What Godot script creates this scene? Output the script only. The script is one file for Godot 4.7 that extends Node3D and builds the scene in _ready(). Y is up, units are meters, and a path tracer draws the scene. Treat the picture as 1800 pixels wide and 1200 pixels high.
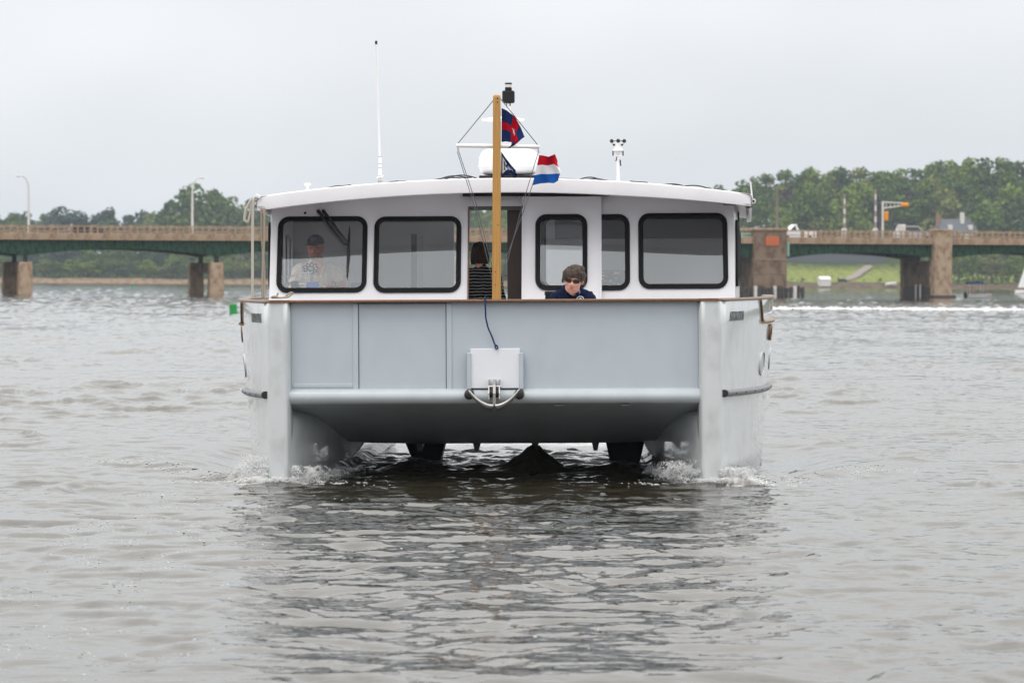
extends Node3D
# A power catamaran coming head on over brown river water, a road bridge and wooded banks behind it.

const FOCAL := 5700.0 / 1200.0 * 24.0      # mm on a 24 mm high sensor
const EYE := 1.9
var boat_xf: Transform3D
var M := {}
var taken := {}
var rng := RandomNumberGenerator.new()
var boat: Node3D


# ---------------------------------------------------------------- mesh building
class MB:
	var v := PackedVector3Array()
	var n := PackedVector3Array()
	var t := PackedVector2Array()
	var c := PackedColorArray()
	var i := PackedInt32Array()
	var tint := Color.WHITE

	func vert(p: Vector3, nn: Vector3, uv := Vector2.ZERO) -> int:
		v.append(p)
		n.append(nn)
		t.append(uv)
		c.append(tint)
		return v.size() - 1

	func tri(a: Vector3, b: Vector3, d: Vector3) -> void:
		var nn := (d - a).cross(b - a).normalized()
		var k := vert(a, nn)
		vert(b, nn)
		vert(d, nn)
		i.append_array(PackedInt32Array([k, k + 1, k + 2]))

	func quad(a: Vector3, b: Vector3, d: Vector3, e: Vector3) -> void:
		var nn := (e - b).cross(d - a)
		nn = (-nn if (d - a).cross(b - a).dot(nn) < 0.0 else nn).normalized()
		var k := vert(a, nn, Vector2(0, 0))
		vert(b, nn, Vector2(1, 0))
		vert(d, nn, Vector2(1, 1))
		vert(e, nn, Vector2(0, 1))
		i.append_array(PackedInt32Array([k, k + 1, k + 2, k, k + 2, k + 3]))

	# rows of equal length; smooth normals
	func grid(rows: Array, close_u := false, close_v := false, uvs := Vector2.ONE) -> void:
		var nu := rows.size()
		var nv: int = rows[0].size()
		var k := v.size()
		for a in nu:
			for b in nv:
				vert(rows[a][b], Vector3.ZERO, Vector2(float(a) / maxi(1, nu - 1), float(b) / maxi(1, nv - 1)) * uvs)
		var acc := PackedVector3Array()
		acc.resize(nu * nv)
		for a in (nu if close_u else nu - 1):
			var a2 := (a + 1) % nu
			for b in (nv if close_v else nv - 1):
				var b2 := (b + 1) % nv
				var q := [a * nv + b, a2 * nv + b, a2 * nv + b2, a * nv + b2]
				for tr in [[0, 1, 2], [0, 2, 3]]:
					var p0: int = q[tr[0]]
					var p1: int = q[tr[1]]
					var p2: int = q[tr[2]]
					var cr := (v[k + p2] - v[k + p0]).cross(v[k + p1] - v[k + p0])
					if cr.length_squared() < 1e-20:
						continue
					acc[p0] += cr
					acc[p1] += cr
					acc[p2] += cr
					i.append_array(PackedInt32Array([k + p0, k + p1, k + p2]))
		for a in nu * nv:
			n[k + a] = acc[a].normalized() if acc[a].length_squared() > 1e-24 else Vector3.UP

	func poly(p2: PackedVector2Array, f: Callable) -> void:
		var ix := Geometry2D.triangulate_polygon(p2)
		for q in range(0, ix.size(), 3):
			tri(f.call(p2[ix[q]]), f.call(p2[ix[q + 1]]), f.call(p2[ix[q + 2]]))

	# extrude a 2D outline: f(point, 0) and f(point, 1) are the two ends
	func prism(p2: PackedVector2Array, f: Callable) -> void:
		poly(p2, func(p): return f.call(p, 0.0))
		poly(p2, func(p): return f.call(p, 1.0))
		for q in p2.size():
			var a := p2[q]
			var b := p2[(q + 1) % p2.size()]
			quad(f.call(a, 0.0), f.call(b, 0.0), f.call(b, 1.0), f.call(a, 1.0))

	func box(at: Vector3, size: Vector3, bevel := 0.0, turn := Basis()) -> void:
		var h := size / 2.0
		var e := minf(bevel, minf(h.x, minf(h.y, h.z)) * 0.9)
		if e <= 0.0:
			var p := []
			for sx in [-1, 1]:
				for sy in [-1, 1]:
					for sz in [-1, 1]:
						p.append(at + turn * Vector3(h.x * sx, h.y * sy, h.z * sz))
			for f in [[0, 1, 3, 2], [4, 6, 7, 5], [0, 4, 5, 1], [2, 3, 7, 6], [0, 2, 6, 4], [1, 5, 7, 3]]:
				quad(p[f[0]], p[f[1]], p[f[2]], p[f[3]])
			return
		var g := func(s: Vector3, ax: int) -> Vector3:
			var q := Vector3((h.x - (0.0 if ax == 0 else e)) * s.x, (h.y - (0.0 if ax == 1 else e)) * s.y, (h.z - (0.0 if ax == 2 else e)) * s.z)
			return at + turn * q
		for ax in 3:
			var b1 := (ax + 1) % 3
			var b2 := (ax + 2) % 3
			for s in [-1.0, 1.0]:
				var cs := []
				for q in [[-1, -1], [1, -1], [1, 1], [-1, 1]]:
					var s3 := Vector3.ZERO
					s3[ax] = s
					s3[b1] = q[0]
					s3[b2] = q[1]
					cs.append(g.call(s3, ax))
				quad(cs[0], cs[1], cs[2], cs[3])
			for q in [[-1, -1], [1, -1], [1, 1], [-1, 1]]:
				var lo := Vector3.ZERO
				lo[ax] = -1
				lo[b1] = q[0]
				lo[b2] = q[1]
				var hi := lo
				hi[ax] = 1
				quad(g.call(lo, b1), g.call(hi, b1), g.call(hi, b2), g.call(lo, b2))
		for sx in [-1, 1]:
			for sy in [-1, 1]:
				for sz in [-1, 1]:
					var s := Vector3(sx, sy, sz)
					tri(g.call(s, 0), g.call(s, 1), g.call(s, 2))

	func tube(pts: Array, rad, sides := 8, caps := true, squash := 1.0) -> void:
		var rows := []
		var up := Vector3.UP
		var last := Vector3.ZERO
		for q in pts.size():
			var d: Vector3 = (pts[mini(q + 1, pts.size() - 1)] - pts[maxi(q - 1, 0)]).normalized()
			if q == 0:
				up = Vector3.RIGHT if absf(d.y) > 0.9 else Vector3.UP
			else:
				up = (up - d * up.dot(d)).normalized()
			var s := d.cross(up).normalized()
			up = s.cross(d).normalized()
			var r: float = rad[q] if rad is Array else rad
			var row := []
			for k in sides:
				var a := TAU * k / sides
				row.append(pts[q] + (s * cos(a) + up * sin(a) * squash) * r)
			rows.append(row)
		grid(rows, false, true)
		if caps:
			for e in [0, rows.size() - 1]:
				var mid: Vector3 = pts[e]
				for k in sides:
					tri(mid, rows[e][k], rows[e][(k + 1) % sides])

	func lathe(profile: Array, sides := 16, xf := Transform3D()) -> void:
		var rows := []
		for p in profile:
			var row := []
			for k in sides:
				var a := TAU * k / sides
				row.append(xf * Vector3(cos(a) * p.x, p.y, sin(a) * p.x))
			rows.append(row)
		grid(rows, false, true)

	func ball(at: Vector3, r: Vector3, nu := 8, nv := 10, turn := Basis()) -> void:
		var rows := []
		for a in nu + 1:
			var th := PI * a / nu
			var row := []
			for b in nv:
				var ph := TAU * b / nv
				row.append(at + turn * (Vector3(sin(th) * cos(ph), cos(th), sin(th) * sin(ph)) * r))
			rows.append(row)
		grid(rows, false, true)

	func mesh() -> ArrayMesh:
		var m := ArrayMesh.new()
		if i.is_empty():
			return m
		var arr := []
		arr.resize(Mesh.ARRAY_MAX)
		arr[Mesh.ARRAY_VERTEX] = v
		arr[Mesh.ARRAY_NORMAL] = n
		arr[Mesh.ARRAY_TEX_UV] = t
		arr[Mesh.ARRAY_COLOR] = c
		arr[Mesh.ARRAY_INDEX] = i
		m.add_surface_from_arrays(Mesh.PRIMITIVE_TRIANGLES, arr)
		return m


# Smoothly joined tapered capsules and ellipsoids, meshed as surface nets.
class Flesh:
	var cap := []          # [a, b, ra, rb]
	var egg := []          # [inverse transform, least radius]
	var k := 0.03

	func bone(a: Vector3, b: Vector3, ra: float, rb: float) -> void:
		cap.append([a, b - a, ra, rb - ra, maxf((b - a).length_squared(), 1e-9)])

	func blob(at: Vector3, r: Vector3, turn := Basis()) -> void:
		egg.append([Transform3D(turn * Basis.from_scale(r), at).affine_inverse(), minf(r.x, minf(r.y, r.z))])

	func dist(p: Vector3) -> float:
		var d := 9.0
		for q in cap:
			var pa: Vector3 = p - q[0]
			var ba: Vector3 = q[1]
			var h := clampf(pa.dot(ba) / q[4], 0.0, 1.0)
			var e: float = (pa - ba * h).length() - q[2] - q[3] * h
			var w := maxf(k - absf(d - e), 0.0) / k
			d = minf(d, e) - w * w * k * 0.25
		for q in egg:
			var e: float = (q[0] * p).length()
			e = (e - 1.0) * q[1]
			var w := maxf(k - absf(d - e), 0.0) / k
			d = minf(d, e) - w * w * k * 0.25
		return d

	func box_of(pad: float) -> AABB:
		var b := AABB()
		var first := true
		for q in cap:
			for e in [AABB(q[0], Vector3.ZERO).grow(q[2]), AABB(q[0] + q[1], Vector3.ZERO).grow(q[2] + q[3])]:
				b = e if first else b.merge(e)
				first = false
		for q in egg:
			var x: Transform3D = q[0].affine_inverse()
			var e := x * AABB(-Vector3.ONE, Vector3.ONE * 2.0)
			b = e if first else b.merge(e)
			first = false
		return b.grow(pad)

	func mesh_into(mb: MB, cell: float, keep = null, warp = null) -> void:
		var b := box_of(cell * 2.5 + k * 0.3)
		var lo := b.position
		var nx := int(ceil(b.size.x / cell)) + 1
		var ny := int(ceil(b.size.y / cell)) + 1
		var nz := int(ceil(b.size.z / cell)) + 1
		var f := PackedFloat32Array()
		f.resize(nx * ny * nz)
		f.fill(9.0)
		var step := 4
		var reach := cell * step * 0.87 + cell * 1.8
		for zb in range(0, nz, step):
			for yb in range(0, ny, step):
				for xb in range(0, nx, step):
					var mid := lo + Vector3(xb + 1.5, yb + 1.5, zb + 1.5) * cell
					var dm := dist(mid)
					var near := absf(dm) < reach * 1.5
					for z in range(zb, mini(zb + step, nz)):
						for y in range(yb, mini(yb + step, ny)):
							for x in range(xb, mini(xb + step, nx)):
								var p := lo + Vector3(x, y, z) * cell
								var d := dm
								if near:
									d = dist(p)
									if keep != null:
										d = maxf(d, keep.call(p))
									if warp != null:
										d += warp.call(p)
								elif keep != null:
									d = maxf(d, keep.call(p)) if dm < 0.0 else dm
								f[x + nx * (y + ny * z)] = d
		var at := PackedInt32Array()
		at.resize(nx * ny * nz)
		at.fill(-1)
		var off := [0, 1, nx, nx + 1, nx * ny, nx * ny + 1, nx * ny + nx, nx * ny + nx + 1]
		var ed := [[0, 1], [2, 3], [4, 5], [6, 7], [0, 2], [1, 3], [4, 6], [5, 7], [0, 4], [1, 5], [2, 6], [3, 7]]
		var cs := []
		for q in 8:
			cs.append(Vector3(q & 1, (q >> 1) & 1, (q >> 2) & 1))
		for z in nz - 1:
			for y in ny - 1:
				for x in nx - 1:
					var o := x + nx * (y + ny * z)
					var inside := 0
					for q in 8:
						if f[o + off[q]] < 0.0:
							inside += 1
					if inside == 0 or inside == 8:
						continue
					var sum := Vector3.ZERO
					var cnt := 0
					for e in ed:
						var fa := f[o + off[e[0]]]
						var fb := f[o + off[e[1]]]
						if (fa < 0.0) != (fb < 0.0):
							var ca: Vector3 = cs[e[0]]
							sum += ca.lerp(cs[e[1]], fa / (fa - fb))
							cnt += 1
					var p := lo + (Vector3(x, y, z) + sum / cnt) * cell
					var g := Vector3(f[o + 1] + f[o + 1 + nx] + f[o + 1 + nx * ny] + f[o + 1 + nx + nx * ny] - f[o] - f[o + nx] - f[o + nx * ny] - f[o + nx + nx * ny],
						f[o + nx] + f[o + nx + 1] + f[o + nx + nx * ny] + f[o + nx + 1 + nx * ny] - f[o] - f[o + 1] - f[o + nx * ny] - f[o + 1 + nx * ny],
						f[o + nx * ny] + f[o + nx * ny + 1] + f[o + nx * ny + nx] + f[o + nx * ny + nx + 1] - f[o] - f[o + 1] - f[o + nx] - f[o + nx + 1])
					at[o] = mb.vert(p, g.normalized(), Vector2(p.x, p.y))
		for z in range(1, nz - 1):
			for y in range(1, ny - 1):
				for x in range(1, nx - 1):
					var o := x + nx * (y + ny * z)
					var a := f[o] < 0.0
					for ax in 3:
						var d1: int = [1, nx, nx * ny][ax]
						if (f[o + d1] < 0.0) == a:
							continue
						var d2: int = [nx, nx * ny, 1][ax]
						var d3: int = [nx * ny, 1, nx][ax]
						var q := [at[o], at[o - d2], at[o - d2 - d3], at[o - d3]]
						if q.min() < 0:
							continue
						if not a:
							q.reverse()
						mb.i.append_array(PackedInt32Array([q[0], q[2], q[1], q[0], q[3], q[2]]))


# ---------------------------------------------------------------- nodes
func numbered(called: String) -> String:
	if not taken.has(called):
		taken[called] = 0
		return called
	taken[called] += 1
	return "%s_%03d" % [called, taken[called]]


func thing(called: String, label: String, category: String, xf := Transform3D(), group := "") -> Node3D:
	var o := Node3D.new()
	o.name = numbered(called)
	add_child(o)
	o.transform = xf
	tag(o, label, category, group)
	return o


func tag(o: Node3D, label: String, category: String, group := "") -> void:
	o.set_meta("label", label)
	o.set_meta("category", category)
	if group:
		o.set_meta("group", group)


func part(called: String, shape, mat: Material, parent: Node, xf := Transform3D(), label := "") -> MeshInstance3D:
	var o := MeshInstance3D.new()
	o.name = called if parent != self else numbered(called)
	o.mesh = shape.mesh() if shape is MB else shape
	o.material_override = mat
	o.transform = xf
	parent.add_child(o, true)
	if label:
		o.set_meta("label", label)
	return o


func struct(called: String, shape, mat: Material, xf := Transform3D()) -> MeshInstance3D:
	var o := part(called, shape, mat, self, xf)
	o.set_meta("kind", "structure")
	return o


func stuff(o: Node3D, label: String, category: String) -> void:
	tag(o, label, category)
	o.set_meta("kind", "stuff")


# ---------------------------------------------------------------- materials
func lin(r: float, g: float, b: float) -> Color:
	return Color(r, g, b).linear_to_srgb()


func mat(called: String, c: Color, rough := 0.6, spec := 0.5, metal := 0.0) -> StandardMaterial3D:
	var m := StandardMaterial3D.new()
	m.resource_name = called
	m.albedo_color = c
	m.roughness = rough
	m.metallic_specular = spec
	m.metallic = metal
	M[called] = m
	return m


func noise_tex(size: int, freq: float, ramp: Array, octaves := 4, sd := 1, kind := FastNoiseLite.TYPE_SIMPLEX) -> NoiseTexture2D:
	var f := FastNoiseLite.new()
	f.noise_type = kind
	f.frequency = freq
	f.seed = sd
	f.fractal_octaves = octaves
	var t := NoiseTexture2D.new()
	t.width = size
	t.height = size
	t.seamless = true
	t.noise = f
	if ramp.size():
		var g := Gradient.new()
		var o := PackedFloat32Array()
		var c := PackedColorArray()
		for r in ramp:
			o.append(r[0])
			c.append(r[1])
		g.offsets = o
		g.colors = c
		t.color_ramp = g
	return t


func grained(m: StandardMaterial3D, tex: Texture2D, scale: Vector3, world := false, bump: Texture2D = null, depth := 0.3) -> StandardMaterial3D:
	if tex:
		m.albedo_texture = tex
	m.uv1_triplanar = true
	m.uv1_world_triplanar = world
	m.uv1_scale = scale
	if bump:
		m.heightmap_enabled = true
		m.heightmap_texture = bump
		m.heightmap_scale = depth
	return m


func make_materials() -> void:
	var g := func(a: float) -> Color: return Color(a, a, a)
	var mottled := noise_tex(512, 0.006, [[0.0, g.call(0.955)], [0.5, g.call(0.985)], [1.0, g.call(1.0)]], 5, 3)
	var speck := noise_tex(512, 0.03, [[0.0, g.call(0.72)], [0.45, g.call(0.95)], [1.0, g.call(1.0)]], 5, 5)
	var rough_b := noise_tex(512, 0.02, [], 5, 9)
	var hull := mat("hull_paint", lin(0.47, 0.515, 0.55), 0.16, 0.5)
	grained(hull, mottled, Vector3(0.7, 0.35, 0.7))
	hull.roughness_texture = noise_tex(256, 0.012, [[0.0, g.call(0.55)], [1.0, g.call(1.0)]], 5, 12)
	hull.roughness = 0.3
	var side := mat("hull_side_paint", lin(0.585, 0.61, 0.625), 0.07, 0.6)
	grained(side, noise_tex(512, 0.008, [[0.0, g.call(0.9)], [0.4, g.call(0.98)], [1.0, g.call(1.0)]], 5, 33), Vector3(0.6, 0.4, 0.6))
	grained(mat("panel_paint", lin(0.45, 0.50, 0.555), 0.35, 0.5), noise_tex(512, 0.012, [[0.0, g.call(0.975)], [0.5, g.call(0.993)], [1.0, g.call(1.0)]], 5, 3), Vector3(0.5, 0.3, 0.5))
	grained(mat("under_paint", lin(0.47, 0.515, 0.55), 0.4, 0.5), mottled, Vector3(0.6, 0.6, 0.6))
	mat("black_paint", lin(0.025, 0.025, 0.026), 0.6, 0.3)
	mat("strake_grey", lin(0.07, 0.07, 0.08), 0.5)
	grained(mat("bottom_red", lin(0.13, 0.035, 0.028), 0.5), speck, Vector3(1, 1, 1))
	grained(mat("white_paint", lin(0.8, 0.79, 0.83), 0.28, 0.5), mottled, Vector3(0.4, 0.4, 0.4))
	mat("white_plastic", lin(0.82, 0.82, 0.83), 0.3, 0.5)
	mat("panel_white", lin(0.72, 0.74, 0.79), 0.4)
	mat("interior", lin(0.62, 0.625, 0.63), 0.6)
	mat("interior_dark", lin(0.09, 0.085, 0.085), 0.6)
	mat("rubber", lin(0.012, 0.012, 0.014), 0.5, 0.28)
	mat("black", lin(0.01, 0.01, 0.011), 0.4)
	mat("black_matt", lin(0.02, 0.02, 0.021), 0.8, 0.3)
	mat("chrome", lin(0.62, 0.61, 0.6), 0.22, 0.5, 1.0)
	grained(mat("galvanized", lin(0.5, 0.49, 0.48), 0.38, 0.5, 0.85), speck, Vector3(9, 9, 9))
	mat("rail_steel", lin(0.13, 0.135, 0.15), 0.35, 0.5, 0.7)
	mat("deck_grey", lin(0.68, 0.68, 0.67), 0.8)
	mat("door_brown", lin(0.035, 0.016, 0.012), 0.4)
	mat("letter", lin(0.1, 0.105, 0.11), 0.5)
	mat("lens_amber", lin(0.35, 0.14, 0.03), 0.2)
	# glossy reflective cabin glass: a fifth of what comes in is sent back
	var one := Image.create(4, 4, false, Image.FORMAT_RGBA8)
	one.fill(Color.WHITE)
	var pane := mat("cabin_glass", Color(lin(0.88, 0.94, 1.0), 0.12), 0.03, 0.5, 1.0)
	pane.transparency = BaseMaterial3D.TRANSPARENCY_ALPHA
	pane.albedo_texture = ImageTexture.create_from_image(one)
	var clear := mat("clear_glass", Color(0.9, 0.95, 1.0, 0.05), 0.02)
	clear.transparency = BaseMaterial3D.TRANSPARENCY_ALPHA
	# woods
	var wood_t := Image.create(256, 256, false, Image.FORMAT_RGBA8)
	var wn := FastNoiseLite.new()
	wn.frequency = 0.02
	wn.seed = 4
	for y in 256:
		for x in 256:
			var a := 0.5 + 0.5 * sin((x * 0.35 + wn.get_noise_2d(x * 0.6, y * 0.07) * 22.0))
			var b := wn.get_noise_2d(x * 6.0, y * 0.25) * 0.5 + 0.5
			var w := 0.74 + 0.16 * a + 0.12 * b
			wood_t.set_pixel(x, y, Color(w, w, w))
	var wt := ImageTexture.create_from_image(wood_t)
	var pole := mat("varnished_pole", lin(0.60, 0.30, 0.055), 0.3, 0.5)
	grained(pole, wt, Vector3(7, 0.7, 7))
	pole.clearcoat_enabled = true
	pole.clearcoat = 0.6
	pole.clearcoat_roughness = 0.15
	var cap := mat("teak_cap", lin(0.22, 0.105, 0.05), 0.4, 0.5)
	grained(cap, wt, Vector3(1.2, 7, 7))
	grained(mat("teak_pale", lin(0.45, 0.31, 0.19), 0.55), wt, Vector3(1.2, 7, 7))
	# cloth, skin, hair
	var skin := mat("skin", lin(0.64, 0.37, 0.28), 0.5, 0.45)
	grained(skin, noise_tex(256, 0.02, [[0.0, Color(0.9, 0.74, 0.7)], [0.5, Color(1, 0.95, 0.94)], [1.0, Color(1, 1, 1)]], 4, 21), Vector3(6, 6, 6))
	grained(mat("skin_ruddy", lin(0.55, 0.25, 0.17), 0.5, 0.45), noise_tex(256, 0.02, [[0.0, Color(0.86, 0.62, 0.58)], [0.5, Color(1, 0.93, 0.92)], [1.0, Color(1, 1, 1)]], 4, 22), Vector3(6, 6, 6))
	var strand := noise_tex(256, 0.02, [[0.0, g.call(0.45)], [0.5, g.call(0.8)], [1.0, g.call(1.25)]], 4, 31)
	grained(mat("hair_brown", lin(0.075, 0.042, 0.026), 0.45), strand, Vector3(24, 5, 24), false, noise_tex(256, 0.02, [], 4, 31), 1.2)
	grained(mat("hair_grey_brown", lin(0.12, 0.078, 0.058), 0.45), strand, Vector3(24, 5, 24), false, noise_tex(256, 0.02, [], 4, 31), 1.2)
	grained(mat("beard_grey", lin(0.27, 0.24, 0.22), 0.7), strand, Vector3(20, 9, 20))
	var weave := noise_tex(256, 0.06, [[0.0, g.call(0.8)], [1.0, g.call(1.0)]], 3, 41)
	var fold := noise_tex(256, 0.012, [], 3, 44)
	grained(mat("navy_fleece", lin(0.012, 0.02, 0.055), 0.95, 0.2), weave, Vector3(5, 5, 5), false, fold, 2.0)
	M.navy_fleece.rim_enabled = true
	M.navy_fleece.rim = 0.15
	grained(mat("khaki_shirt", lin(0.62, 0.55, 0.47), 0.9, 0.2), weave, Vector3(3, 3, 3), false, fold, 3.0)
	grained(mat("jeans", lin(0.03, 0.045, 0.09), 0.9, 0.2), weave, Vector3(6, 6, 6))
	grained(mat("cap_black", lin(0.014, 0.014, 0.017), 0.85, 0.3), weave, Vector3(6, 6, 6))
	mat("blue_mark", lin(0.03, 0.08, 0.4), 0.7)
	mat("lavender", lin(0.2, 0.2, 0.5), 0.8)
	var st := Image.create(8, 128, false, Image.FORMAT_RGBA8)
	for y in 128:
		var w := 0.36 if y % 128 > 100 else 0.016
		for x in 8:
			st.set_pixel(x, y, Color(w, w * 0.97, w * 0.95).linear_to_srgb())
	var stripe := mat("striped_knit", Color.WHITE, 0.9, 0.2)
	stripe.albedo_texture = ImageTexture.create_from_image(st)
	stripe.uv1_scale = Vector3(1, 31, 1)
	# ropes
	var lay := Image.create(32, 32, false, Image.FORMAT_RGBA8)
	for y in 32:
		for x in 32:
			var w := 0.62 + 0.38 * absf(sin(PI * float(x + y) / 16.0))
			lay.set_pixel(x, y, Color(w, w, w))
	var lt := ImageTexture.create_from_image(lay)
	for q in [["rope_tan", lin(0.5, 0.42, 0.34)], ["rope_white", lin(0.62, 0.58, 0.52)], ["rope_blue", lin(0.02, 0.045, 0.16)], ["line_grey", lin(0.17, 0.18, 0.2)]]:
		var m := mat(q[0], q[1], 0.85, 0.2)
		m.albedo_texture = lt
		m.uv1_scale = Vector3(60, 2, 1)
	# the bridge and the banks
	grained(mat("concrete_tan", lin(0.38, 0.285, 0.205), 0.9, 0.3), noise_tex(512, 0.01, [[0.0, Color(0.72, 0.67, 0.62)], [0.45, Color(0.92, 0.9, 0.88)], [1.0, Color(1, 1, 1)]], 6, 51), Vector3(0.16, 0.12, 0.16))
	grained(mat("concrete_pale", lin(0.42, 0.325, 0.24), 0.9, 0.3), noise_tex(512, 0.012, [[0.0, Color(0.7, 0.62, 0.55)], [0.5, Color(0.93, 0.91, 0.89)], [1.0, Color(1, 1, 1)]], 6, 52), Vector3(0.14, 0.1, 0.14))
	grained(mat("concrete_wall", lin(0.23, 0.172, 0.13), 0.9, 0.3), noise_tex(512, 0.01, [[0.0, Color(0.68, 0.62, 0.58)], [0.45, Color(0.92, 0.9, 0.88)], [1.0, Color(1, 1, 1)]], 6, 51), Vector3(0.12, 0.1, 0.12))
	grained(mat("girder_green", lin(0.009, 0.06, 0.03), 0.7, 0.4), noise_tex(512, 0.012, [[0.0, Color(0.6, 0.28, 0.2)], [0.3, Color(0.75, 0.6, 0.5)], [0.42, Color(0.95, 0.98, 0.96)], [1.0, Color(1, 1, 1)]], 5, 53), Vector3(0.3, 0.12, 0.3))
	mat("girder_pale", lin(0.2, 0.34, 0.26), 0.7)
	mat("tar_dark", lin(0.02, 0.019, 0.018), 0.8)
	mat("fender_timber", lin(0.05, 0.045, 0.045), 0.9)
	mat("asphalt", lin(0.06, 0.06, 0.06), 0.9)
	mat("lamp_pole", lin(0.62, 0.6, 0.57), 0.5)
	mat("lamp_pole_brown", lin(0.2, 0.16, 0.14), 0.6)
	mat("orange_sign", lin(0.55, 0.12, 0.02), 0.7)
	mat("amber", lin(0.75, 0.3, 0.02), 0.5)
	mat("barrier_white", lin(0.6, 0.58, 0.57), 0.6)
	mat("barrier_red", lin(0.33, 0.2, 0.2), 0.6)
	mat("car_dark", lin(0.03, 0.03, 0.034), 0.25)
	mat("car_white", lin(0.75, 0.75, 0.76), 0.25)
	mat("car_silver", lin(0.42, 0.43, 0.45), 0.3)
	mat("car_glass", lin(0.02, 0.024, 0.028), 0.05)
	mat("slate", lin(0.075, 0.085, 0.1), 0.8)
	mat("brick", lin(0.25, 0.12, 0.09), 0.9)
	mat("canopy_blue", lin(0.015, 0.13, 0.42), 0.8)
	mat("buoy_green", lin(0.006, 0.24, 0.045), 0.5)
	mat("sail", lin(0.78, 0.77, 0.78), 0.7)
	var leaf := func(called: String, c: Color) -> void:
		var m := mat(called, Color.WHITE, 0.8, 0.25)
		m.albedo_color = c
		m.vertex_color_use_as_albedo = true
		m.backlight_enabled = true
		m.backlight = Color(0.35, 0.4, 0.15)
	leaf.call("leaf_mid", lin(0.085, 0.14, 0.028))
	leaf.call("leaf_bright", lin(0.14, 0.2, 0.03))
	leaf.call("leaf_deep", lin(0.058, 0.1, 0.036))
	leaf.call("leaf_olive", lin(0.15, 0.175, 0.05))
	leaf.call("leaf_purple", lin(0.055, 0.036, 0.04))
	leaf.call("leaf_blue", lin(0.045, 0.075, 0.06))
	mat("bark", lin(0.09, 0.07, 0.055), 0.9)
	var land := mat("land", Color.WHITE, 1.0, 0.2)
	land.vertex_color_use_as_albedo = true
	grained(land, noise_tex(512, 0.02, [[0.0, g.call(0.55)], [0.5, g.call(0.9)], [1.0, g.call(1.1)]], 6, 61), Vector3(0.03, 0.03, 0.03), true)
	# water
	var water := mat("river_water", Color.WHITE, 0.03, 0.66)
	water.vertex_color_use_as_albedo = true
	grained(water, null, Vector3(0.42, 0.42, 0.8), true, noise_tex(1024, 0.011, [], 3, 71, FastNoiseLite.TYPE_SIMPLEX_SMOOTH), 0.36)
	mat("foam", lin(0.55, 0.56, 0.56), 0.35, 0.5)
	var dr := mat("spray_drop", Color(lin(0.8, 0.81, 0.82), 0.62), 0.3, 0.5)
	dr.transparency = BaseMaterial3D.TRANSPARENCY_ALPHA
	var film := mat("water_film", Color(lin(0.7, 0.71, 0.7), 0.3), 0.28, 0.5)
	film.transparency = BaseMaterial3D.TRANSPARENCY_ALPHA


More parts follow.
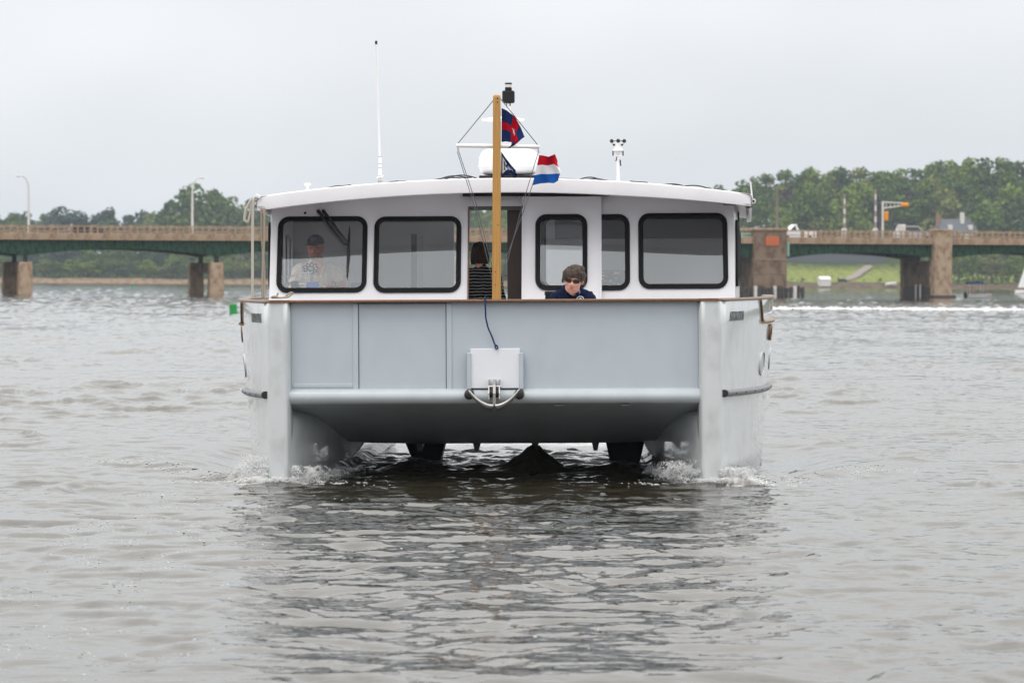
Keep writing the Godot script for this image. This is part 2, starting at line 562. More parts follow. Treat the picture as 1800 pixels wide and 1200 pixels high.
# ---------------------------------------------------------------- the scene
func _ready() -> void:
	rng.seed = 11
	var cam := Camera3D.new()
	cam.name = "camera"
	var lens := CameraAttributesPhysical.new()
	lens.frustum_focal_length = FOCAL
	lens.frustum_focus_distance = 30.6
	lens.frustum_near = 0.5
	lens.frustum_far = 6000.0
	lens.exposure_aperture = 4.8
	add_child(cam)
	cam.attributes = lens
	cam.fov = rad_to_deg(2.0 * atan(600.0 / 5700.0))
	cam.near = 0.5
	cam.far = 6000.0
	cam.position = Vector3(0, EYE, 0)
	cam.basis = Basis(Vector3.RIGHT, -atan(107.0 / 5700.0)) * Basis(Vector3.BACK, deg_to_rad(0.36))
	cam.current = true

	var sky_m := ProceduralSkyMaterial.new()
	sky_m.sky_top_color = Color(1.42, 1.41, 1.39)
	sky_m.sky_horizon_color = Color(0.716, 0.735, 0.755)
	sky_m.sky_curve = 0.6
	sky_m.ground_horizon_color = Color(0.6, 0.61, 0.62)
	sky_m.ground_bottom_color = Color(0.3, 0.3, 0.29)
	sky_m.sun_angle_max = 1.0
	sky_m.sun_curve = 0.01
	var cf := FastNoiseLite.new()
	cf.noise_type = FastNoiseLite.TYPE_SIMPLEX_SMOOTH
	cf.seed = 8
	cf.frequency = 1.0
	cf.fractal_octaves = 5
	var clouds := Image.create(1024, 512, false, Image.FORMAT_RGBAF)
	for y in 256:
		var el := (0.5 - (y + 0.5) / 512.0) * PI
		for x in 1024:
			var az := (x + 0.5) / 1024.0 * TAU
			var d := Vector3(cos(az) * cos(el), sin(el), sin(az) * cos(el))
			var k := 1.6 / (d.y + 0.35)
			var w := cf.get_noise_3d(d.x * k, d.y * 3.0 + 5.0, d.z * k)
			clouds.set_pixel(x, y, Color(1.0, 0.985, 0.97, clampf(0.5 + w * 0.9, 0.0, 1.0) * 0.11))
	sky_m.sky_cover = ImageTexture.create_from_image(clouds)
	sky_m.sky_cover_modulate = Color.WHITE
	var sky := Sky.new()
	sky.sky_material = sky_m
	var env := Environment.new()
	env.background_mode = Environment.BG_SKY
	env.sky = sky
	env.tonemap_mode = Environment.TONE_MAPPER_LINEAR
	env.tonemap_exposure = 1.3
	env.sdfgi_enabled = true
	env.ssao_enabled = true
	env.ssil_enabled = true
	env.fog_enabled = true
	env.fog_density = 0.00012
	env.fog_light_color = Color(0.86, 0.91, 0.96)
	var we := WorldEnvironment.new()
	we.name = "air"
	we.environment = env
	add_child(we)

	var sun := DirectionalLight3D.new()
	sun.name = "sun"
	sun.light_energy = 0.35
	sun.light_angular_distance = 25.0
	sun.light_color = Color(1.0, 0.97, 0.94)
	sun.shadow_enabled = true
	add_child(sun)
	sun.basis = Basis.looking_at(Vector3(0.3, -0.9, -0.36).normalized(), Vector3.UP)

	boat_xf = Transform3D(Basis(Vector3.UP, deg_to_rad(-1.53)) * Basis(Vector3.BACK, deg_to_rad(0.62)), Vector3(-0.153, 0, -30.0))
	make_materials()
	build_water()
	build_banks()
	build_bridge()
	build_catamaran()
	build_crew()
	build_loose_gear()
	build_spray()
	build_far_things()


# ---------------------------------------------------------------- river
var wn := FastNoiseLite.new()
var boat_inv: Transform3D


func bump(x: float, c: float, w: float) -> float:
	var a := (x - c) / w
	return exp(-a * a)


# (height, foam) of the river at x, z
func river(x: float, z: float, cell: float) -> Vector2:
	var far := clampf((cell - 0.06) / 0.5, 0.0, 1.0)
	var wx := x + 0.5 * wn.get_noise_2d(x * 0.35 + 40.0, z * 0.35)
	var a := wn.get_noise_2d(wx * 0.55, z * 0.95)
	var b := wn.get_noise_2d(wx * 1.25 + 31.0, z * 2.1 + 7.0)
	var c := wn.get_noise_2d(x * 0.16 - 9.0, z * 0.24)
	var d := 0.0 if cell > 0.3 else wn.get_noise_2d(x * 3.1 - 70.0, z * 4.6) * clampf((0.3 - cell) / 0.15, 0.0, 1.0)
	var gust := 0.75 + 0.5 * wn.get_noise_2d(x * 0.05 + 80.0, z * 0.03)
	var h := (0.036 * (0.45 - absf(a)) + 0.025 * a + 0.024 * (0.4 - absf(b)) + 0.019 * b + 0.035 * c + 0.0075 * d) * gust
	var pack := clampf(wn.get_noise_2d(x * 0.09 + 12.0, z * 0.055) * 2.4 + 0.25, 0.0, 1.0)
	if pack > 0.0:
		var e := maxf(0.0, 1.0 - 2.6 * absf(wn.get_noise_2d(wx * 0.62 + 5.0, z * 0.8 + 0.25 * x)))
		h += 0.072 * (0.3 + 0.7 * smoothstep(-21.0, -33.0, z)) * (1.0 - 0.8 * smoothstep(4.6, 2.6, absf(x + 0.15)) * smoothstep(-33.0, -30.0, z)) * pack * e * e * clampf(2.4 * wn.get_noise_2d(x * 0.75 - 3.0, z * 0.6) - 0.1, 0.0, 1.0)
	h *= 1.0 + 1.15 * far
	var foam := 0.0
	if z < -22.0 and z > -64.0 and absf(x) < 14.0:
		var l := boat_inv * Vector3(x, 0, z)
		var u := -l.z
		var side := absf(l.x)
		# the water humps up in the tunnel
		var pk := absf(l.x - 0.33) / 0.19
		var rag := 1.0 + 0.35 * wn.get_noise_2d(l.x * 3.5, u * 5.0)
		h += 0.29 * exp(-pk) * bump(u, 2.15 + 0.12 * wn.get_noise_2d(l.x * 3.0, 5.0), 0.36) * (1.0 if pk < 6.0 else 0.0) * rag
		if u > -0.2 and u < 4.0 and side < 1.7:
			h += 0.02 * wn.get_noise_2d(l.x * 2.6 + 3.0, u * 4.2) + 0.012 * (0.3 - absf(wn.get_noise_2d(l.x * 4.0, u * 6.0 + 9.0)))
			foam += 0.42 * bump(u, 2.7, 0.7) * clampf(0.5 + wn.get_noise_2d(l.x * 1.6 + 50.0, u * 2.0), 0.0, 1.0)
		h += 0.07 * bump(l.x, -0.86, 0.36) * bump(u, 2.0, 0.5) * rag
		h += 0.09 * bump(l.x, 1.2, 0.3) * bump(u, 2.0, 0.45) * rag
		h += 0.03 * bump(l.x, 0.0, 0.5) * bump(u, 1.2, 0.3)
		# bow waves
		for s in [-1.0, 1.0]:
			var dx: float = l.x - 2.0 * s
			h += 0.022 * bump(dx, 0.0, 0.15) * bump(u, -0.1, 0.12)
			h += 0.02 * bump(dx, 0.0, 0.34) * bump(u, -0.02, 0.22)
			foam += 0.62 * bump(dx, 0.1 * s, 0.4) * bump(u, 0.2, 0.36)
			if u > 0.6 and u < 9.0:
				h -= 0.13 * smoothstep(0.6, 2.4, u) * smoothstep(9.0, 6.5, u) * bump(s * l.x, outer(u, 0.0) + 0.12, 0.42)
			if u > 0.0 and u < 16.0:
				# the ridge that leaves each outer bow
				var ridge: float = s * l.x - (2.2 + 0.46 * u)
				h += 0.07 * bump(ridge, 0.0, 0.16 + 0.03 * u) * exp(-u * 0.14)
				foam += 0.6 * bump(ridge, -0.05, 0.14 + 0.05 * u) * exp(-u * 0.8)
				var inner: float = (1.9 - 0.2 * u) - s * l.x
				foam += 0.55 * bump(inner, 0.08, 0.14 + 0.03 * u) * exp(-u * 0.7)
		# calm dark strip pushed ahead
		if u > 2.5:
			var wide := 1.75 + maxf(0.0, u - 7.6) * 0.12
			if side < wide:
				var t := wn.get_noise_2d(l.x * 1.9, u * 1.5 + 20.0)
				var t2 := wn.get_noise_2d(l.x * 5.0 + 9.0, u * 4.0)
				var on := clampf((wide - side) / 0.6, 0.0, 1.0) * clampf((u - 2.5) / 0.8, 0.0, 1.0)
				h += on * (0.03 * t + 0.012 * t2 + 0.02 * (0.3 - absf(t)))
				foam += on * lerpf(1.0, 0.6, smoothstep(6.5, 9.0, u)) * (1.0 - smoothstep(12.0, 30.0, u))
	elif z < -90.0:
		foam += 0.0
	if foam > 0.04:
		var f1 := wn.get_noise_2d(x * 3.3 + 11.0, z * 2.6)
		var f2 := wn.get_noise_2d(x * 9.0 - 4.0, z * 7.0)
		foam = clampf((foam - 0.46 + 0.6 * (0.35 - absf(f1)) + 0.4 * f2) * 2.2, 0.0, 1.0)
	else:
		foam = 0.0
	return Vector2(h, foam)


func build_water() -> void:
	boat_inv = boat_xf.affine_inverse()
	wn.noise_type = FastNoiseLite.TYPE_SIMPLEX_SMOOTH
	wn.seed = 17
	wn.frequency = 1.0
	wn.fractal_type = FastNoiseLite.FRACTAL_FBM
	wn.fractal_octaves = 2
	var zs := PackedFloat32Array([400.0, 60.0, 4.0, -4.0, -9.0])
	var dd := 10.5
	while dd < 1500.0:
		zs.append(-dd)
		dd += maxf(0.042, 0.042 * pow(dd / 38.0, 1.85))
	for q in [1700.0, 2100.0, 2600.0]:
		zs.append(-q)
	var cols := 330
	var us := PackedFloat32Array()
	us.append_array(PackedFloat32Array([-6.0, -3.0, -1.5]))
	for q in cols:
		us.append(-1.0 + 2.0 * q / (cols - 1))
	us.append_array(PackedFloat32Array([1.5, 3.0, 6.0]))
	var nu := us.size()
	var nz := zs.size()
	var v := PackedVector3Array()
	v.resize(nu * nz)
	var col := PackedColorArray()
	col.resize(nu * nz)
	for j in nz:
		var z := zs[j]
		var half := 5.0 + 0.165 * maxf(0.0, -z)
		var dz := absf(zs[mini(j + 1, nz - 1)] - z)
		var cell := maxf(dz * 0.35, half * 2.0 / cols)
		for q in nu:
			var x := us[q] * half
			var r := Vector2.ZERO
			if q > 2 and q < nu - 3 and z < -10.0 and z > -1600.0:
				r = river(x, z, cell)
			v[j * nu + q] = Vector3(x, r.x, z)
			col[j * nu + q] = Color(0.022, 0.017, 0.011).lerp(Color(0.62, 0.62, 0.61), r.y)
	var n := PackedVector3Array()
	n.resize(nu * nz)
	var ix := PackedInt32Array()
	ix.resize((nu - 1) * (nz - 1) * 6)
	var k := 0
	for j in nz:
		for q in nu:
			var o := j * nu + q
			var dx := v[o + 1 if q < nu - 1 else o] - v[o - 1 if q > 0 else o]
			var dz := v[o + nu if j < nz - 1 else o] - v[o - nu if j > 0 else o]
			n[o] = dx.cross(dz).normalized()
			if n[o].y < 0.0:
				n[o] = -n[o]
			if j < nz - 1 and q < nu - 1:
				# rows run away from the eye, columns to the right: clockwise from above
				ix[k] = o
				ix[k + 1] = o + nu
				ix[k + 2] = o + nu + 1
				ix[k + 3] = o
				ix[k + 4] = o + nu + 1
				ix[k + 5] = o + 1
				k += 6
	var arr := []
	arr.resize(Mesh.ARRAY_MAX)
	arr[Mesh.ARRAY_VERTEX] = v
	arr[Mesh.ARRAY_NORMAL] = n
	arr[Mesh.ARRAY_COLOR] = col
	arr[Mesh.ARRAY_INDEX] = ix
	var m := ArrayMesh.new()
	m.add_surface_from_arrays(Mesh.PRIMITIVE_TRIANGLES, arr)
	struct("river_water", m, M.river_water)
	print("water ", nu * nz)


# ---------------------------------------------------------------- catamaran (x right, y up from the waterline, bow at z = 0, aft is -z; u = -z)
func outer(u: float, y: float) -> float:
	var r := 0.03
	var o := 2.1 + 0.93 * (1.0 - exp(-u / 3.0)) - 0.13 * (1.0 - exp(-u / 1.2)) * clampf((1.7 - y) / 1.7, 0.0, 1.3)
	return o - (r - sqrt(maxf(0.0, r * r - (r - u) * (r - u))) if u < r else 0.0)


func inner(u: float) -> float:
	var r := 0.03
	return 1.925 - 0.54 * (1.0 - exp(-u / 2.0)) + (r - sqrt(maxf(0.0, r * r - (r - u) * (r - u))) if u < r else 0.0)


func hull_at(s: float, u: float, y: float, proud := 0.0) -> Vector3:
	return Vector3(s * (outer(u, y) + proud), y, -u - proud * 0.0)


func hull_mesh(s: float, y_lo: float, y_hi: float) -> MB:
	var mb := MB.new()
	var us := [0.0, 0.004, 0.012, 0.025, 0.05, 0.09, 0.14, 0.2, 0.35, 0.55, 0.8, 1.1, 1.5, 2.0, 2.5, 3.0, 3.6, 4.3, 5.0, 6.0, 7.0, 7.6]
	var ys := []
	for q in 9:
		ys.append(lerpf(y_hi, y_lo, q / 8.0))
	var rows := []
	for u in us:
		var row := []
		for y in ys:
			row.append(Vector3(s * outer(u, y), y, -u))
		var back := ys.duplicate()
		back.reverse()
		for y in back:
			var x := inner(u)
			if u > 0.15 and y > 0.76:
				x = outer(u, y) - 0.06
			row.append(Vector3(s * x, y, -u))
		rows.append(row)
	mb.grid(rows, false, true)
	for e in [0, rows.size() - 1]:
		var r: Array = rows[e]
		for q in 8:
			mb.quad(r[q], r[q + 1], r[16 - q], r[17 - q])
	return mb


# a strip that follows the outside of a hull: pts are [u, y], w is the half height
func hull_strip(s: float, pts: Array, w: float, proud: float, round_it := true) -> MB:
	var mb := MB.new()
	var rows := []
	for q in pts.size():
		var p: Vector2 = pts[q]
		var d: Vector2 = (pts[mini(q + 1, pts.size() - 1)] - pts[maxi(q - 1, 0)]).normalized()
		var nn := Vector2(-d.y, d.x) * w
		var row := []
		var prof := [[-1.0, -0.01], [-1.0, 0.55], [-0.6, 0.92], [0.0, 1.0], [0.6, 0.92], [1.0, 0.55], [1.0, -0.01]] if round_it else [[-1.0, -0.01], [-1.0, 1.0], [1.0, 1.0], [1.0, -0.01]]
		for e in prof:
			var a: Vector2 = p + nn * e[0]
			row.append(hull_at(s, a.x, a.y, proud * e[1]))
		rows.append(row)
	mb.grid(rows)
	for e in [0, rows.size() - 1]:
		var r: Array = rows[e]
		for q in range(1, r.size() - 1):
			mb.tri(r[0], r[q], r[q + 1])
	return mb


func hull_oval(s: float, u: float, y: float, hu: float, hy: float, ring: float, proud: float, fill: bool) -> MB:
	var mb := MB.new()
	var rows := []
	for e in ([[0.0, 0.6], [1.0, 0.6]] if fill else [[1.0, -0.1], [1.0, 1.0], [1.0 - ring, 1.0], [1.0 - ring, -0.1]]):
		var row := []
		for q in 28:
			var a := TAU * q / 28.0
			var uu = u + signf(cos(a)) * pow(absf(cos(a)), 0.8) * hu * e[0]
			row.append(hull_at(s, uu, y + signf(sin(a)) * pow(absf(sin(a)), 0.8) * hy * e[0], proud * e[1]))
		rows.append(row)
	mb.grid(rows, false, true)
	return mb


# A sheet with rectangular holes; f(a, b, side) puts it in space, side 0 front, 1 back. The last row of bs is led to top(a).
func holed(aa: Array, bb: Array, holes: Array, f: Callable) -> MB:
	var mb := MB.new()
	var xs := aa.duplicate()
	var ys := bb.duplicate()
	for h in holes:
		for q in [h[0], h[2]]:
			if not xs.has(q):
				xs.append(q)
		for q in [h[1], h[3]]:
			if not ys.has(q):
				ys.append(q)
	xs.sort()
	ys.sort()
	var solid := func(i: int, j: int) -> bool:
		if i < 0 or j < 0 or i >= xs.size() - 1 or j >= ys.size() - 1:
			return false
		var x: float = (xs[i] + xs[i + 1]) / 2.0
		var y: float = (ys[j] + ys[j + 1]) / 2.0
		for h in holes:
			if x > h[0] and x < h[2] and y > h[1] and y < h[3]:
				return false
		return true
	for i in xs.size() - 1:
		for j in ys.size() - 1:
			if not solid.call(i, j):
				continue
			for sd in [0.0, 1.0]:
				mb.quad(f.call(xs[i], ys[j], sd), f.call(xs[i + 1], ys[j], sd), f.call(xs[i + 1], ys[j + 1], sd), f.call(xs[i], ys[j + 1], sd))
			for e in [[-1, 0, xs[i], ys[j], xs[i], ys[j + 1]], [1, 0, xs[i + 1], ys[j], xs[i + 1], ys[j + 1]], [0, -1, xs[i], ys[j], xs[i + 1], ys[j]], [0, 1, xs[i], ys[j + 1], xs[i + 1], ys[j + 1]]]:
				if not solid.call(i + e[0], j + e[1]):
					mb.quad(f.call(e[2], e[3], 0.0), f.call(e[4], e[5], 0.0), f.call(e[4], e[5], 1.0), f.call(e[2], e[3], 1.0))
	return mb


func rounded(x0: float, y0: float, x1: float, y1: float, r: float, n := 6) -> PackedVector2Array:
	var p := PackedVector2Array()
	for c in [[x1 - r, y1 - r, 0.0], [x0 + r, y1 - r, 0.5], [x0 + r, y0 + r, 1.0], [x1 - r, y0 + r, 1.5]]:
		for q in n + 1:
			var a: float = PI * (c[2] + 0.5 * q / n)
			p.append(Vector2(c[0] + cos(a) * r, c[1] + sin(a) * r))
	return p


# rubber frame and pane of a window; f(x, y, off) is the wall's plane
func window(parent: Node, rect: Array, f: Callable, band := 0.05, r := 0.11, label := "") -> Node3D:
	var w := Node3D.new()
	w.name = "window"
	parent.add_child(w, true)
	if label:
		w.set_meta("label", label)
	var mb := MB.new()
	var rows := []
	for e in [[0.0, -0.012], [0.0, 0.016], [0.08, 0.024], [0.32, 0.027], [0.42, 0.019], [0.52, 0.019], [0.62, 0.026], [0.9, 0.02], [1.0, 0.012], [1.0, -0.03]]:
		var off: float = e[0] * band
		var p := rounded(rect[0] + off, rect[1] + off, rect[2] - off, rect[3] - off, r - off)
		var row := []
		for q in p:
			row.append(f.call(q.x, q.y, e[1]))
		rows.append(row)
	mb.grid(rows, false, true)
	part("frame", mb, M.rubber, w)
	var g := MB.new()
	g.poly(rounded(rect[0] + band * 0.8, rect[1] + band * 0.8, rect[2] - band * 0.8, rect[3] - band * 0.8, r - band * 0.8), func(p): return f.call(p.x, p.y, -0.006))
	part("pane", g, M.cabin_glass, w)
	return w


func roof_q(x: float) -> float:
	var a := (x - 0.045) / 2.4
	return a * a * 0.165


func front_wall(x: float, y: float, off: float) -> Vector3:
	return Vector3(x, y, -2.1 - 0.36 * (y - 1.7) + off)


func side_wall(s: float, u: float, y: float, off: float) -> Vector3:
	return Vector3(s * (2.31 + 0.31 * (u - 2.1) / 6.0 + off) + 0.01, y, -u)


func lettering(parent: Node, s: float) -> void:
	var tm := TextMesh.new()
	var font := SystemFont.new()
	font.font_names = PackedStringArray(["Droid Serif"])
	tm.font = font
	tm.text = "ABERRATION"
	tm.font_size = 64
	tm.pixel_size = 0.01
	tm.depth = 0.02
	tm.curve_step = 1.5
	var box := tm.get_aabb()
	var arr := tm.surface_get_arrays(0)
	var mb := MB.new()
	var vs: PackedVector3Array = arr[Mesh.ARRAY_VERTEX]
	var ix: PackedInt32Array = arr[Mesh.ARRAY_INDEX]
	for q in range(0, ix.size(), 3):
		var p := []
		for e in 3:
			var a := (vs[ix[q + e]] - box.position) / box.size
			var u := 0.32 + 0.66 * (a.x if s > 0.0 else 1.0 - a.x)
			p.append(hull_at(s, u, 1.513 + a.y * 0.088, 0.0015 + 0.003 * a.z))
		mb.tri(p[0], p[1], p[2])
	part("lettering", mb, M.letter, parent)


func build_catamaran() -> void:
	boat = thing("catamaran", "pale grey power catamaran with white cabin heading towards the viewer", "boat", boat_xf)
	for s in [-1.0, 1.0]:
		var h := part("hull", hull_mesh(s, -0.03, 1.70), M.hull_side_paint, boat)
		part("bottom_paint", hull_mesh(s, -0.6, -0.03), M.bottom_red, h)
		lettering(h, s)
		var path := []
		for q in 22:
			var u := 0.1 + 7.4 * pow(q / 21.0, 1.5)
			path.append(Vector2(u, 0.845 - 0.019 * u))
		part("rub_rail", hull_strip(s, path, 0.03, 0.05), M.rail_steel, h)
		var end := [Vector2(0.06, 0.845), Vector2(0.1, 0.845)]
		part("rub_rail_end", hull_strip(s, end, 0.034, 0.052), M.black, h)
		for q in 7:
			var u := 0.45 + 0.5 * q * (1.0 + 0.1 * q)
			var dot := MB.new()
			dot.ball(hull_at(s, u, 0.845 - 0.019 * u, 0.05), Vector3(0.008, 0.008, 0.008), 4, 6)
			part("screw", dot, M.black, h)
		part("trim", hull_strip(s, [Vector2(2.08, 1.70), Vector2(2.2, 1.63), Vector2(2.32, 1.55), Vector2(2.42, 1.485)], 0.016, 0.02), M.teak_cap, h)
		var aft := []
		for q in 12:
			var u := 2.4 + 5.1 * q / 11.0
			aft.append(Vector2(u, 1.478 - 0.006 * (u - 2.4)))
		part("trim", hull_strip(s, aft, 0.02, 0.035), M.teak_pale, h)
		var ov := part("oval_light", hull_oval(s, 3.9, 1.35, 0.2, 0.085, 0.25, 0.025, false), M.teak_cap, h)
		part("lens", hull_oval(s, 3.9, 1.35, 0.17, 0.07, 0.2, 0.01, true), M.car_glass, h)
		for u in [2.75, 5.1]:
			part("portlight_rim", hull_oval(s, u, 1.05, 0.3, 0.12, 0.06, 0.012, false), M.hull_paint, h)
			part("portlight_glass", hull_oval(s, u, 1.05, 0.28, 0.11, 0.2, 0.008, true), M.car_glass, h)
		ov.set_meta("label", "brown oval light rim")
		# the cap along the top of each side
		var mb := MB.new()
		var rows := []
		for q in 26:
			var u: float = -0.012 + 7.6 * pow(q / 25.0, 1.6)
			var o := outer(maxf(u, 0.0), 1.7)
			var row := []
			for e in [[0.008, 0.0], [0.011, 0.01], [0.008, 0.021], [0.0, 0.025], [-0.09, 0.025], [-0.1, 0.021], [-0.1, 0.0]]:
				var xx: float = o + e[0]
				if q < 3 and e[0] < 0.0:
					xx = minf(xx, inner(maxf(u, 0.0)) - 0.01)
				row.append(Vector3(s * xx, 1.701 + e[1], -u))
			rows.append(row)
		mb.grid(rows)
		for q in range(1, 6):
			mb.tri(rows[0][0], rows[0][q], rows[0][q + 1])
		part("cap_rail", mb, M.teak_cap, boat)
	# bow bulkhead between the stems: three fields, two battens and a gate
	var bulk := MB.new()
	var zf := -0.13
	for r in [[-1.97, -1.268], [-0.446, 1.97]]:
		bulk.box(Vector3((r[0] + r[1]) / 2, 1.285, zf - 0.02), Vector3(r[1] - r[0], 0.83, 0.04))
	bulk.box(Vector3(0, 1.285, zf - 0.075), Vector3(3.9, 0.83, 0.03))
	var bh := part("bow_bulkhead", bulk, M.panel_paint, boat)
	var gate := MB.new()
	gate.box(Vector3(-0.857, 1.289, zf - 0.026), Vector3(0.812, 0.798, 0.03), 0.003)
	part("gate", gate, M.panel_paint, bh)
	for x in [-1.294, -0.42]:
		var st := MB.new()
		st.box(Vector3(x, 1.285, zf + 0.004), Vector3(0.05, 0.81, 0.014), 0.004)
		part("batten", st, M.panel_paint, bh)
	var lip := MB.new()
	lip.box(Vector3(-1.6, 0.93, zf + 0.003), Vector3(0.56, 0.035, 0.01), 0.003)
	part("sill", lip, M.panel_paint, bh)
	# rounded cross beam
	var prof := PackedVector2Array()
	for q in 15:
		var a := PI * (0.5 - q / 14.0)
		prof.append(Vector2(-0.14 + 0.085 * cos(a), 0.823 + 0.073 * sin(a)))
	prof.append(Vector2(-0.3, 0.75))
	prof.append(Vector2(-0.3, 0.896))
	var beam := MB.new()
	var brow := []
	for x in [-1.95, 1.95]:
		var row := []
		for p in prof:
			row.append(Vector3(x, p.y, p.x))
		brow.append(row)
	beam.grid(brow, false, true)
	part("cross_beam", beam, M.hull_paint, boat)
	var front_cap := MB.new()
	front_cap.box(Vector3(0, 1.7125, -0.125), Vector3(3.84, 0.026, 0.15), 0.007)
	part("cap_rail", front_cap, M.teak_cap, boat)
	# the belly of the bridge deck dips between the hulls
	var bel := MB.new()
	var bp := [Vector2(-0.12, 0.752), Vector2(-0.5, 0.70), Vector2(-1.0, 0.59), Vector2(-1.5, 0.47), Vector2(-2.0, 0.36), Vector2(-2.4, 0.29), Vector2(-2.75, 0.255), Vector2(-3.05, 0.25), Vector2(-3.3, 0.29), Vector2(-3.6, 0.45), Vector2(-4.0, 0.62), Vector2(-4.4, 0.66), Vector2(-7.5, 0.665)]
	var belly_rows := []
	for q in 17:
		var x := -1.97 + 3.94 * q / 16.0
		var row := []
		for p in bp:
			row.append(Vector3(x, p.y + 0.015 * pow(absf(x) / 1.5, 4.0) * clampf(-p.x - 1.0, 0.0, 1.0), p.x))
		belly_rows.append(row)
	bel.grid(belly_rows)
	part("belly", bel, M.under_paint, boat)
	for x in [-0.858, -0.277, 0.32, 0.933]:
		var k := MB.new()
		var hexa := PackedVector2Array([Vector2(-0.028, 0.30), Vector2(0.028, 0.30), Vector2(0.037, 0.25), Vector2(0.02, 0.17), Vector2(-0.02, 0.17), Vector2(-0.037, 0.25)])
		k.prism(hexa, func(p: Vector2, e: float) -> Vector3: return Vector3(x + p.x, p.y + e * 0.05, -2.92 - e * 0.8))
		part("strake", k, M.strake_grey, boat)
	for x in [[-1.069, -0.65, -0.986, -0.705], [1.04, 1.445, 1.08, 1.40]]:
		var k := MB.new()
		k.prism(PackedVector2Array([Vector2(x[0], 0.42), Vector2(x[1], 0.42), Vector2(x[1], 0.205), Vector2(x[3], 0.005), Vector2(x[2], 0.005), Vector2(x[0], 0.205)]), func(p: Vector2, e: float) -> Vector3: return Vector3(p.x, p.y, -4.0 - e * 0.5))
		part("drive_housing", k, M.black_paint, boat)
	for s in [-1.0, 1.0]:
		var k := MB.new()
		k.prism(PackedVector2Array([Vector2(1.38, 0.32), Vector2(1.62, 0.32), Vector2(1.62, 0.1), Vector2(1.53, 0.12)]), func(p: Vector2, e: float) -> Vector3: return Vector3(s * p.x, p.y, -2.6 - e * 0.6))
		part("gusset", k, M.under_paint, boat)
	# foredeck and cabin sole
	var deck := MB.new()
	deck.box(Vector3(0, 0.82, -1.12), Vector3(3.9, 0.05, 1.9))
	deck.box(Vector3(0, 0.70, -4.75), Vector3(3.9, 0.05, 5.4))
	part("deck", deck, M.deck_grey, boat)
	build_cabin()
	build_bow_gear()
	build_roof_gear()


